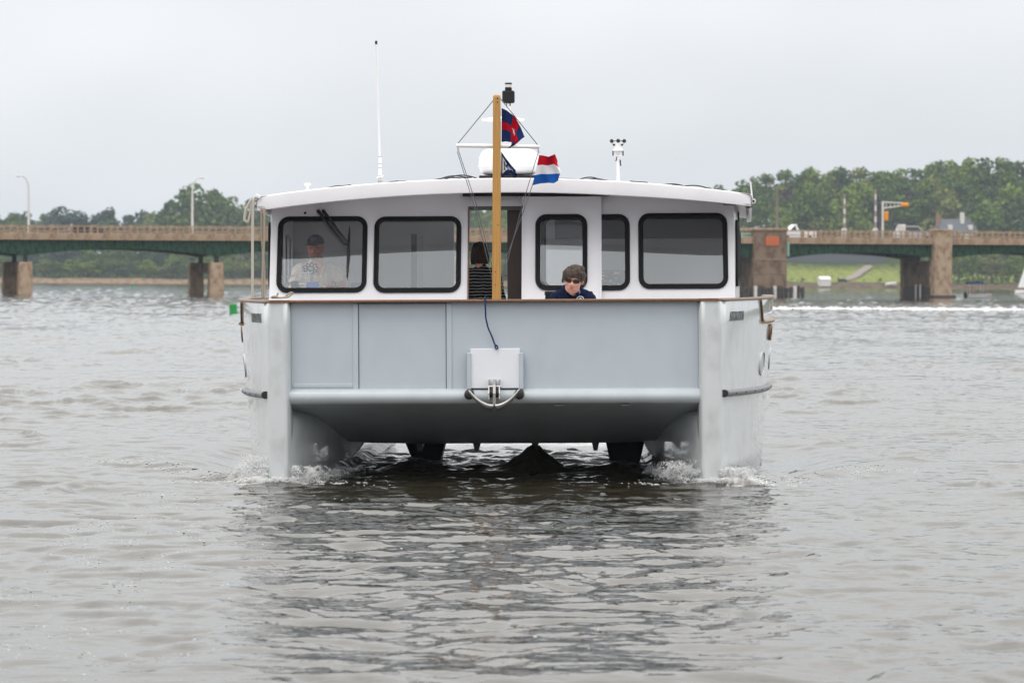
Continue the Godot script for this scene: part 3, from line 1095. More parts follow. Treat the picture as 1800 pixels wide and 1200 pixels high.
func build_cabin() -> void:
	var W := [[-2.233, 1.787, -1.334, 2.551], [-1.267, 1.783, -0.396, 2.546], [0.4, 1.798, 1.284, 2.558], [1.368, 1.81, 2.257, 2.566]]
	var holes := []
	for r in W:
		holes.append([r[0] + 0.036, r[1] + 0.036, r[2] - 0.036, r[3] - 0.036])
	holes.append([-0.33, 0.75, 0.207, 2.643])
	var aa := []
	for q in 25:
		aa.append(-2.3 + 4.62 * q / 24.0)
	var fw := holed(aa, [0.7, 9.0], holes, func(x, y, sd): return front_wall(x, y if y < 8.0 else 2.79 - roof_q(x), -0.05 * sd))
	var wall := part("front_wall", fw, M.white_paint, boat)
	for r in W:
		window(boat, r, front_wall)
	# doorway: wooden edge, dark head, brown leaf inside
	var e := MB.new()
	e.quad(front_wall(-0.331, 0.75, 0.012), front_wall(-0.318, 0.75, 0.012), front_wall(-0.318, 2.64, 0.012), front_wall(-0.331, 2.64, 0.012))
	e.quad(front_wall(-0.318, 0.75, 0.012), front_wall(-0.318, 0.75, -0.06), front_wall(-0.318, 2.64, -0.06), front_wall(-0.318, 2.64, 0.012))
	part("door_trim", e, M.teak_cap, wall)
	var hd := MB.new()
	hd.box(Vector3(-0.06, 2.624, -2.47), Vector3(0.54, 0.04, 0.05))
	part("door_head", hd, M.interior_dark, wall)
	var leaf := MB.new()
	leaf.box(Vector3(0.14, 1.68, -2.6), Vector3(0.17, 1.95, 0.04))
	part("door_panel", leaf, M.door_brown, wall)
	var sdr := holed([0.209, 1.002], [0.95, 2.735], [[0.38, 1.836, 0.826, 2.524]], func(x, y, sd): return front_wall(x, y, 0.07 - 0.035 * sd))
	var sl := part("sliding_door", sdr, M.white_paint, boat)
	var sw := window(sl, [0.344, 1.8, 0.862, 2.56], func(x, y, off): return front_wall(x, y, 0.07 + off))
	sw.name = "door_window"
	var edge := MB.new()
	for x in [0.222, 0.989]:
		edge.prism(PackedVector2Array([Vector2(x - 0.009, 0.96), Vector2(x + 0.009, 0.96), Vector2(x + 0.009, 2.73), Vector2(x - 0.009, 2.73)]), func(p: Vector2, k: float) -> Vector3: return front_wall(p.x, p.y, 0.072 + 0.007 * k))
	part("door_edge", edge, M.white_paint, sl)
	var tr := MB.new()
	tr.prism(PackedVector2Array([Vector2(-0.386, 2.742), Vector2(1.085, 2.742), Vector2(1.085, 2.778), Vector2(-0.386, 2.778)]), func(p: Vector2, k: float) -> Vector3: return front_wall(p.x, p.y, 0.01 + 0.06 * k))
	part("door_track", tr, M.black, boat)
	# side walls
	for s in [-1.0, 1.0]:
		var wins := [[2.5, 1.83, 3.5, 2.5], [3.65, 1.83, 4.55, 2.48], [4.7, 1.83, 5.5, 2.44], [5.65, 1.83, 6.4, 2.42]]
		var hh := []
		for r in wins:
			hh.append([r[0] + 0.03, r[1] + 0.03, r[2] - 0.03, r[3] - 0.03])
		var us := []
		for q in 9:
			us.append(2.12 + (6.6 - 2.12) * q / 8.0)
		var sm := holed(us, [0.7, 9.0], hh, func(u, y, k):
			var yy: float = y if y < 8.0 else 2.79 - roof_q(s * (2.31 + 0.31 * (u - 2.1) / 6.0))
			var p := side_wall(s, u, yy, -0.05 * k)
			if u < 2.13:
				p.z = -2.1 - 0.36 * (yy - 1.7) - 0.003
			return p)
		part("side_wall", sm, M.white_paint, boat)
		for r in wins:
			window(boat, r, func(u, y, off): return side_wall(s, u, y, off), 0.05, 0.1)
	var bw := holed([-2.54, -1.2, 0.0, 1.2, 2.56], [0.7, 9.0], [[-0.66, 0.75, 0.14, 2.75]], func(x, y, k): return Vector3(x, y if y < 8.0 else 2.79 - roof_q(x), -6.6 - 0.05 * k))
	part("back_wall", bw, M.interior, boat)
	# roof: slab, front fascia and side lips
	var rf := MB.new()
	var rows := []
	for q in 15:
		var u := 1.69 + 5.6 * q / 14.0
		var hw := 2.4 + 0.3 * (u - 1.44) / 6.5
		var row := []
		for k in 21:
			var x := 0.045 + hw * (-1.0 + 2.0 * k / 20.0)
			row.append(Vector3(x, 2.897 - roof_q(x), -u))
		for k in 21:
			var x := 0.045 + hw * (1.0 - 2.0 * k / 20.0)
			row.append(Vector3(x, 2.80 - roof_q(x), -u))
		rows.append(row)
	rf.grid(rows, false, true)
	var roof := part("roof", rf, M.white_paint, boat)
	var fa := MB.new()
	var frow := []
	for k in 33:
		var x := 0.045 + 2.42 * (-1.0 + 2.0 * k / 32.0)
		var t := 2.899 - roof_q(x)
		var b := 2.757 - roof_q(x) + 0.02 * clampf((x - 1.2) / 1.2, 0.0, 1.0)
		var back := 0.25 * pow(absf(x - 0.045) / 2.4, 10.0) * 0.3
		var z := -1.63 - back
		frow.append([Vector3(x, t, z - 0.075), Vector3(x, t, z - 0.012), Vector3(x, t - 0.012, z), Vector3(x, b + 0.008, z), Vector3(x, b, z - 0.008), Vector3(x, b, z - 0.055), Vector3(x, b + 0.04, z - 0.06), Vector3(x, t - 0.02, z - 0.07)])
	fa.grid(frow, false, true)
	for f in [frow[0], frow[32]]:
		for q in range(1, 7):
			fa.tri(f[0], f[q], f[q + 1])
	part("fascia", fa, M.white_paint, roof)
	for s in [-1.0, 1.0]:
		var lp := MB.new()
		var lr := []
		for q in 13:
			var u := 1.7 + 5.55 * q / 12.0
			var x: float = 0.045 + s * (2.405 + 0.3 * (u - 1.44) / 6.5)
			var t := 2.896 - roof_q(x)
			lr.append([Vector3(x - s * 0.05, t, -u), Vector3(x + s * 0.004, t - 0.01, -u), Vector3(x + s * 0.006, t - 0.13, -u), Vector3(x - s * 0.045, t - 0.135, -u)])
		lp.grid(lr, false, true)
		part("roof_lip", lp, M.white_paint, roof)
	# inside: helm shelf, lockers, a chart, seat backs
	var dash := MB.new()
	dash.box(Vector3(-1.35, 1.74, -2.72), Vector3(1.8, 0.05, 0.7), 0.01)
	dash.box(Vector3(-1.35, 1.3, -3.0), Vector3(1.8, 0.85, 0.06))
	part("helm_shelf", dash, M.interior, boat)
	var lk := MB.new()
	lk.box(Vector3(1.35, 1.25, -3.0), Vector3(1.8, 1.0, 0.9), 0.02)
	part("locker", lk, M.interior, boat)
	var ct := MB.new()
	ct.box(Vector3(-1.0, 1.55, -5.2), Vector3(0.06, 1.7, 1.2))
	ct.box(Vector3(1.5, 2.5, -5.4), Vector3(2.0, 0.3, 0.35))
	part("cabinet", ct, M.interior_dark, boat)
	var chart := MB.new()
	chart.box(Vector3(1.13, 1.9, -3.1), Vector3(0.26, 0.2, 0.012))
	var ci := Image.create(64, 48, false, Image.FORMAT_RGBA8)
	var r2 := RandomNumberGenerator.new()
	r2.seed = 5
	ci.fill(Color(0.3, 0.32, 0.36))
	for q in 130:
		var cc: Color = [Color(0.2, 0.35, 0.55), Color(0.6, 0.3, 0.2), Color(0.75, 0.72, 0.6), Color(0.2, 0.3, 0.2), Color(0.25, 0.24, 0.3)][r2.randi() % 5]
		ci.fill_rect(Rect2i(r2.randi() % 64, r2.randi() % 48, 2 + r2.randi() % 9, 1 + r2.randi() % 4), cc)
	var cm := mat("chart_print", Color.WHITE, 0.6)
	cm.albedo_texture = ImageTexture.create_from_image(ci)
	part("chart", chart, cm, boat)
	# wiper
	var wp := Node3D.new()
	wp.name = "wiper"
	boat.add_child(wp, true)
	for q in [[Vector2(-1.83, 2.604), Vector2(-1.56, 2.268)], [Vector2(-1.779, 2.604), Vector2(-1.512, 2.268)]]:
		var a := MB.new()
		a.tube([front_wall(q[0].x, q[0].y, 0.02), front_wall(q[0].x, q[0].y, 0.06), front_wall(lerpf(q[0].x, q[1].x, 0.5), lerpf(q[0].y, q[1].y, 0.5), 0.075), front_wall(q[1].x, q[1].y, 0.06)], [0.02, 0.019, 0.013, 0.008], 6)
		part("arm", a, M.black, wp)
	var bl := MB.new()
	bl.tube([front_wall(-1.513, 2.45, 0.032), front_wall(-1.516, 2.36, 0.04), front_wall(-1.52, 2.2, 0.045), front_wall(-1.525, 2.05, 0.04), front_wall(-1.528, 1.94, 0.032)], [0.004, 0.011, 0.017, 0.012, 0.004], 6)
	bl.tube([front_wall(-1.565, 2.268, 0.055), front_wall(-1.505, 2.268, 0.055)], 0.013, 6)
	part("blade", bl, M.black, wp)
	var port := MB.new()
	port.ball(front_wall(-1.965, 2.585, 0.003), Vector3(0.014, 0.014, 0.008), 5, 8)
	part("washer_hole", port, M.black, boat)


func build_bow_gear() -> void:
	# white locker plate in its two slides
	var pl := MB.new()
	pl.box(Vector3(0.008, 1.085, -0.09), Vector3(0.46, 0.37, 0.02), 0.004)
	var plate := part("locker_plate", pl, M.panel_white, boat)
	var gapm := MB.new()
	gapm.box(Vector3(0.008, 0.896, -0.104), Vector3(0.46, 0.012, 0.012))
	part("plate_seal", gapm, M.black, plate)
	for s in [-1.0, 1.0]:
		var g := MB.new()
		g.box(Vector3(0.008 + s * 0.243, 1.06, -0.085), Vector3(0.04, 0.34, 0.055), 0.006)
		part("slide", g, M.panel_paint, plate)
	var lugm := MB.new()
	lugm.tube([Vector3(0.03, 1.262, -0.09), Vector3(0.032, 1.285, -0.09), Vector3(0.044, 1.285, -0.09), Vector3(0.044, 1.262, -0.09)], 0.006, 6)
	part("lug", lugm, M.chrome, plate)
	# bow roller cheeks and rubber stops
	for x in [-0.045, 0.052]:
		var k := MB.new()
		var cheek := PackedVector2Array([Vector2(-0.12, 0.985), Vector2(0.02, 0.985), Vector2(0.1, 0.93), Vector2(0.115, 0.86), Vector2(0.08, 0.80), Vector2(-0.12, 0.8)])
		k.prism(cheek, func(p: Vector2, e: float) -> Vector3: return Vector3(x + 0.009 * (e - 0.5), p.y, p.x + 0.02))
		part("roller_cheek", k, M.chrome, boat)
	var rl := MB.new()
	rl.tube([Vector3(-0.04, 0.86, 0.06), Vector3(0.047, 0.86, 0.06)], 0.04, 14)
	part("roller", rl, M.black, boat)
	for x in [-0.232, 0.232]:
		var k := MB.new()
		k.lathe([Vector2(0.0, 0.15), Vector2(0.034, 0.15), Vector2(0.042, 0.14), Vector2(0.043, 0.02), Vector2(0.048, 0.0), Vector2(0.048, -0.06)], 16, Transform3D(Basis(Vector3.RIGHT, PI / 2), Vector3(x, 0.845, -0.04)))
		part("bumper", k, M.black, boat)
	for x in [0.6, 1.22]:
		var k := MB.new()
		k.box(Vector3(x, 0.738, -0.12), Vector3(0.08, 0.012, 0.08), 0.003)
		part("drain_plate", k, M.strake_grey, boat)
	# varnished pole with its yard
	var pole := MB.new()
	var prows := []
	for e in [[0.82, 0.04], [1.5, 0.041], [2.4, 0.04], [3.2, 0.038], [3.615, 0.036], [3.632, 0.034], [3.64, 0.026]]:
		var row := []
		for q in rounded(-e[1], -e[1], e[1], e[1], 0.012, 3):
			row.append(Vector3(0.012 + 0.005 * (e[0] - 1.7) / 2.0 * 2.4 + q.x, e[0], -0.45 + q.y))
		prows.append(row)
	pole.grid(prows, false, true)
	var topf: Array = prows[6]
	for q in range(1, topf.size() - 1):
		pole.tri(topf[0], topf[q], topf[q + 1])
	var mast := part("wooden_pole", pole, M.varnished_pole, boat)
	for y in [3.605, 3.57]:
		var b := MB.new()
		b.ball(Vector3(0.03, y, -0.413), Vector3(0.007, 0.007, 0.004), 4, 8)
		part("bolt", b, M.black, mast)
	for q in [Vector2(0.005, 1.86), Vector2(0.005, 1.98), Vector2(0.03, 2.42)]:
		var b := MB.new()
		b.ball(Vector3(q.x, q.y, -0.4095), Vector3(0.005, 0.007, 0.003), 4, 6)
		part("knot", b, M.door_brown, mast)
	var yd := MB.new()
	yd.tube([Vector3(-0.362, 3.17, -0.505), Vector3(-0.355, 3.17, -0.505), Vector3(0.41, 3.153, -0.505), Vector3(0.419, 3.153, -0.505)], [0.012, 0.019, 0.019, 0.012], 10)
	part("yard", yd, M.white_plastic, mast)
	for s in [[-0.35, 3.185], [0.405, 3.17]]:
		var k := MB.new()
		k.tube([Vector3(0.03, 3.64, -0.49), Vector3(s[0], s[1], -0.505)], 0.0042, 5)
		part("stay", k, M.line_grey, mast)
		var bk := MB.new()
		bk.tube([Vector3(s[0] + 0.005, s[1] - 0.03, -0.505), Vector3(s[0] + 0.008, s[1] - 0.075, -0.505)], 0.009, 6)
		part("block", bk, M.chrome, mast)
	for l in [[Vector3(-0.352, 3.11, -0.5), Vector3(-0.2, 2.62, -0.48), Vector3(-0.035, 1.95, -0.47), Vector3(0.0, 1.75, -0.47)], [Vector3(-0.338, 3.11, -0.5), Vector3(-0.17, 2.6, -0.48), Vector3(-0.015, 1.97, -0.47), Vector3(0.01, 1.75, -0.47)], [Vector3(0.405, 3.09, -0.5), Vector3(0.256, 2.6, -0.48), Vector3(0.12, 2.1, -0.47), Vector3(0.05, 1.75, -0.47)], [Vector3(0.365, 2.83, -0.5), Vector3(0.27, 2.55, -0.48), Vector3(0.1, 2.1, -0.47), Vector3(0.04, 1.75, -0.47)]]:
		var k := MB.new()
		k.tube(l, 0.0036, 5)
		part("halyard", k, M.line_grey, mast)
	var cleat := MB.new()
	cleat.tube([Vector3(0.262, 2.6, -0.475), Vector3(0.24, 2.55, -0.475)], 0.007, 6)
	part("snap_hook", cleat, M.black, mast)


func build_roof_gear() -> void:
	# radar pole
	var rp := MB.new()
	rp.tube([Vector3(0.06, 2.86, -3.0), Vector3(0.06, 3.7, -3.0)], 0.026, 12)
	var pole := part("radar_pole", rp, M.white_plastic, boat)
	var lb := MB.new()
	lb.box(Vector3(0.062, 3.765, -3.0), Vector3(0.125, 0.125, 0.11), 0.012)
	lb.box(Vector3(0.062, 3.695, -3.0), Vector3(0.045, 0.05, 0.045), 0.006)
	lb.box(Vector3(0.062, 3.845, -3.0), Vector3(0.068, 0.035, 0.068), 0.006)
	lb.lathe([Vector2(0.036, 3.893), Vector2(0.036, 3.908), Vector2(0.0, 3.91)], 16, Transform3D(Basis(), Vector3(0.062, 0, -3.0)))
	var lamp := part("navigation_lamp", lb, M.black_matt, pole)
	var gl := MB.new()
	gl.lathe([Vector2(0.033, 3.862), Vector2(0.033, 3.893)], 16, Transform3D(Basis(), Vector3(0.062, 0, -3.0)))
	part("lamp_lens", gl, M.barrier_white, pole)
	var ds := MB.new()
	ds.lathe([Vector2(0.0, 3.515), Vector2(0.05, 3.516), Vector2(0.2, 3.523), Vector2(0.226, 3.53), Vector2(0.22, 3.54), Vector2(0.12, 3.556), Vector2(0.05, 3.566), Vector2(0.0, 3.568)], 32, Transform3D(Basis(), Vector3(0.005, 0, -3.0)))
	part("disc_antenna", ds, M.white_plastic, pole)
	var hn := MB.new()
	hn.box(Vector3(0.0, 3.3, -2.97), Vector3(0.09, 0.02, 0.03), 0.005)
	part("horn", hn, M.white_plastic, pole)
	# closed radar housing
	var rd := MB.new()
	var rows := []
	for q in 13:
		var t := q / 12.0
		var a := t * PI
		var rr := pow(sin(clampf(a, 0.0001, PI - 0.0001)), 0.22)
		var y := 3.1 - 0.135 * cos(a)
		var row := []
		for k in 32:
			var b := TAU * k / 32.0
			var cx := signf(cos(b)) * pow(absf(cos(b)), 0.6)
			var cz := signf(sin(b)) * pow(absf(sin(b)), 0.6)
			row.append(Vector3(0.066 + 0.318 * rr * cx * (1.0 - 0.06 * t), y, -2.93 + 0.2 * rr * cz))
		rows.append(row)
	rd.grid(rows, false, true)
	var radar := part("radar", rd, M.white_plastic, boat)
	var seam := MB.new()
	var srow := []
	for e in [[1.0, 3.065], [1.004, 3.06], [1.0, 3.05]]:
		var row := []
		for k in 32:
			var b := TAU * k / 32.0
			row.append(Vector3(0.066 + 0.319 * e[0] * signf(cos(b)) * pow(absf(cos(b)), 0.6) * 0.985, e[1], -2.93 + 0.201 * e[0] * signf(sin(b)) * pow(absf(sin(b)), 0.6)))
		srow.append(row)
	seam.grid(srow, false, true)
	part("seam", seam, M.white_plastic, radar)
	var rb := MB.new()
	rb.box(Vector3(0.07, 2.945, -2.85), Vector3(0.6, 0.03, 0.3), 0.006)
	for x in [-0.15, 0.28]:
		rb.box(Vector3(x, 2.9, -2.85), Vector3(0.05, 0.08, 0.2), 0.004)
	part("radar_bracket", rb, M.black_matt, radar)
	# whip aerial
	var wh := MB.new()
	wh.tube([Vector3(-1.197, 2.95, -2.2), Vector3(-1.197, 3.12, -2.2), Vector3(-1.2, 3.14, -2.2), Vector3(-1.228, 4.255, -2.2)], [0.017, 0.016, 0.011, 0.0075], 8)
	var whip := part("whip_aerial", wh, M.white_plastic, boat)
	var tip := MB.new()
	tip.tube([Vector3(-1.2278, 4.25, -2.2), Vector3(-1.2283, 4.283, -2.2)], 0.012, 8)
	part("tip", tip, M.black, whip)
	var mt := MB.new()
	mt.box(Vector3(-1.196, 2.86, -2.2), Vector3(0.04, 0.1, 0.05), 0.006)
	mt.tube([Vector3(-1.225, 2.925, -2.2), Vector3(-1.165, 2.935, -2.2)], 0.014, 8)
	part("swivel", mt, M.chrome, whip)
	for y in [3.02, 3.06, 3.13]:
		var rg := MB.new()
		rg.lathe([Vector2(0.0175, y), Vector2(0.018, y + 0.004), Vector2(0.0175, y + 0.008)], 10, Transform3D(Basis(), Vector3(-1.197, 0, -2.2)))
		part("band", rg, M.car_silver, whip)
	# small satellite aerial
	var gp := MB.new()
	gp.lathe([Vector2(0.0, 2.782), Vector2(0.018, 2.782), Vector2(0.012, 2.8), Vector2(0.011, 2.845), Vector2(0.03, 2.852), Vector2(0.034, 2.862), Vector2(0.03, 2.872), Vector2(0.0, 2.875)], 16, Transform3D(Basis(), Vector3(-1.903, -0.004, -2.0)))
	part("satellite_aerial", gp, M.white_plastic, boat)
	# weather station
	var ws := MB.new()
	ws.tube([Vector3(1.17, 2.82, -2.2), Vector3(1.168, 3.13, -2.2)], 0.014, 8)
	ws.lathe([Vector2(0.022, 2.862), Vector2(0.026, 2.87), Vector2(0.022, 2.885), Vector2(0.014, 2.89)], 12, Transform3D(Basis(), Vector3(1.17, 0, -2.2)))
	for q in 4:
		ws.lathe([Vector2(0.012, 3.128 + 0.012 * q), Vector2(0.042, 3.13 + 0.012 * q), Vector2(0.042, 3.137 + 0.012 * q), Vector2(0.012, 3.139 + 0.012 * q)], 16, Transform3D(Basis(), Vector3(1.169, 0, -2.2)))
	ws.lathe([Vector2(0.05, 3.178), Vector2(0.053, 3.185), Vector2(0.03, 3.215), Vector2(0.018, 3.24), Vector2(0.012, 3.28), Vector2(0.0, 3.285)], 16, Transform3D(Basis(), Vector3(1.169, 0, -2.2)))
	var station := part("weather_station", ws, M.white_plastic, boat)
	for q in [[-0.062, 0.0], [0.002, 0.05], [0.062, 0.0]]:
		var cup := MB.new()
		cup.ball(Vector3(1.169 + q[0], 3.277, -2.2 + q[1]), Vector3(0.02, 0.021, 0.02), 7, 10)
		cup.tube([Vector3(1.169, 3.277, -2.2), Vector3(1.169 + q[0], 3.277, -2.2 + q[1])], 0.004, 5)
		part("wind_cup", cup, M.black, station)
	for s in [-1.0, 1.0]:
		var vn := MB.new()
		vn.prism(PackedVector2Array([Vector2(0.025, 3.245), Vector2(0.06, 3.25), Vector2(0.04, 3.222)]), func(p: Vector2, e: float) -> Vector3: return Vector3(1.169 + s * p.x, p.y, -2.19 + 0.012 * e))
		part("vane", vn, M.black, station)
		var gd := MB.new()
		gd.box(Vector3(1.169 + s * 0.05, 3.155, -2.2), Vector3(0.012, 0.05, 0.03), 0.003)
		part("shield_bracket", gd, M.black, station)
	var pg := MB.new()
	pg.tube([Vector3(1.19, 3.09, -2.19), Vector3(1.195, 3.03, -2.19)], 0.007, 6)
	pg.tube([Vector3(1.155, 3.12, -2.19), Vector3(1.152, 3.085, -2.19), Vector3(1.14, 3.08, -2.19)], 0.005, 6)
	part("cable_clip", pg, M.black, station)
	# camera at the roof corner
	var cc := MB.new()
	cc.tube([Vector3(2.44, 2.665, -1.85), Vector3(2.485, 2.665, -1.83), Vector3(2.487, 2.665, -1.76)], [0.02, 0.026, 0.026], 12)
	var cam := part("lookout_camera", cc, M.white_plastic, boat)
	var ln := MB.new()
	ln.ball(Vector3(2.489, 2.663, -1.757), Vector3(0.012, 0.012, 0.006), 6, 10)
	part("lens", ln, M.black, cam)
	var pk := MB.new()
	pk.box(Vector3(2.468, 2.765, -1.74), Vector3(0.012, 0.16, 0.05), 0.003, Basis(Vector3.BACK, 0.1))
	pk.box(Vector3(-2.36, 2.735, -1.7), Vector3(0.05, 0.03, 0.05), 0.004, Basis(Vector3.BACK, -0.5))
	part("roof_bracket", pk, M.white_plastic, boat)
	# cables that lie over the roof
	var lay := [[-1.72, -1.6, -1.5, 0.018], [-1.12, -1.0, -0.92, 0.006], [-0.62, -0.45, -0.3, 0.03], [-0.55, -0.38, -0.22, 0.035], [-0.66, -0.5, -0.36, 0.014], [0.5, 0.72, 0.86, 0.008], [0.78, 0.92, 1.02, 0.03], [0.84, 0.96, 1.08, 0.014], [1.3, 1.36, 1.45, 0.005], [1.62, 1.72, 1.8, 0.012], [1.8, 1.95, 2.08, 0.02]]
	for l in lay:
		var k := MB.new()
		var pts := []
		for q in 9:
			var t := q / 8.0
			var x: float = lerpf(l[0], l[2], t)
			pts.append(Vector3(x, 2.902 - roof_q(x) + l[3] * sin(PI * t) + 0.004, -2.0 - 0.3 * sin(x * 3.0) * t))
		k.tube(pts, 0.007, 6)
		part("roof_cable", k, M.black, boat)
	for l in [[-1.52, 0.004], [-1.05, 0.005], [-0.32, 0.012], [0.97, 0.01], [1.33, 0.004], [1.74, 0.008]]:
		var k := MB.new()
		var x: float = l[0]
		k.box(Vector3(x, 2.91 - roof_q(x) + l[1], -2.05), Vector3(0.09, 0.016, 0.03), 0.004, Basis(Vector3.BACK, -0.12 * signf(x)))
		part("cable_joint", k, M.black, boat)


# ---------------------------------------------------------------- crew
func joined_head(mb: MB, xf: Transform3D, man: bool, neck := 0.19) -> void:
	var f := Flesh.new()
	f.k = 0.016
	f.blob(Vector3(0, 0.03, -0.012), Vector3(0.074, 0.085, 0.093))
	f.blob(Vector3(0, -0.03, 0.022), Vector3(0.064, 0.085, 0.066))
	f.blob(Vector3(0, -0.076, 0.032), Vector3(0.059, 0.044, 0.05))
	f.bone(Vector3(0, -0.103, 0.06), Vector3(0, -0.1, 0.064), 0.02, 0.016)
	f.bone(Vector3(0, 0.012, 0.083), Vector3(0, -0.03, 0.106), 0.008, 0.013)
	f.bone(Vector3(-0.013, -0.034, 0.093), Vector3(0.013, -0.034, 0.093), 0.009, 0.009)
	f.bone(Vector3(-0.036, 0.024, 0.07), Vector3(0.036, 0.024, 0.07), 0.014, 0.014)
	for s in [-1.0, 1.0]:
		f.blob(Vector3(0.036 * s, -0.026, 0.058), Vector3(0.026, 0.024, 0.026))
		f.blob(Vector3(0.077 * s, -0.008, -0.006), Vector3(0.011, 0.03, 0.019), Basis(Vector3.UP, 0.3 * s))
	f.bone(Vector3(-0.018, -0.058, 0.083), Vector3(0.018, -0.058, 0.083), 0.008, 0.008)
	f.bone(Vector3(-0.015, -0.069, 0.082), Vector3(0.015, -0.069, 0.082), 0.009, 0.009)
	f.bone(Vector3(0, -0.06, -0.025), Vector3(0, -neck, -0.045), 0.053 if man else 0.05, 0.06 if man else 0.056)
	append(mb, f, 0.005, xf)


func append(mb: MB, f: Flesh, cell: float, xf := Transform3D(), keep = null, warp = null) -> void:
	var k := mb.v.size()
	f.mesh_into(mb, cell, keep, warp)
	for q in range(k, mb.v.size()):
		mb.v[q] = xf * mb.v[q]
		mb.n[q] = (xf.basis * mb.n[q]).normalized()


# palm, four fingers and a thumb closing downwards; the hand points along +z, palm down
func hand(mb: MB, xf: Transform3D, thumb: float, curl := 1.0) -> void:
	var f := Flesh.new()
	f.k = 0.008
	f.blob(Vector3(0, 0, 0.045), Vector3(0.041, 0.016, 0.05))
	f.bone(Vector3(0, 0.0, -0.03), Vector3(0, 0, 0.02), 0.027, 0.03)
	for q in 4:
		var x: float = (-0.03 + 0.02 * q)
		var l: float = [0.85, 1.0, 1.05, 0.92][q] if thumb > 0.0 else [0.92, 1.05, 1.0, 0.85][q]
		var a := Vector3(x, 0.002, 0.085)
		var b := a + Vector3(0, -0.012 * curl, 0.036) * l
		var c := b + Vector3(0, -0.026 * curl, 0.012) * l
		var d := c + Vector3(0, -0.02 * curl, -0.01) * l
		f.bone(a, b, 0.0095, 0.009)
		f.bone(b, c, 0.009, 0.0085)
		f.bone(c, d, 0.0085, 0.0075)
	f.bone(Vector3(0.03 * thumb, -0.004, 0.02), Vector3(0.056 * thumb, -0.014, 0.052), 0.013, 0.011)
	f.bone(Vector3(0.056 * thumb, -0.014, 0.052), Vector3(0.05 * thumb, -0.026, 0.085), 0.0105, 0.009)
	append(mb, f, 0.0045, xf)


func pair(f: Flesh, a: Vector3, b: Vector3, ra: float, rb: float) -> void:
	f.bone(a, b, ra, rb)
	f.bone(a * Vector3(-1, 1, 1), b * Vector3(-1, 1, 1), ra, rb)


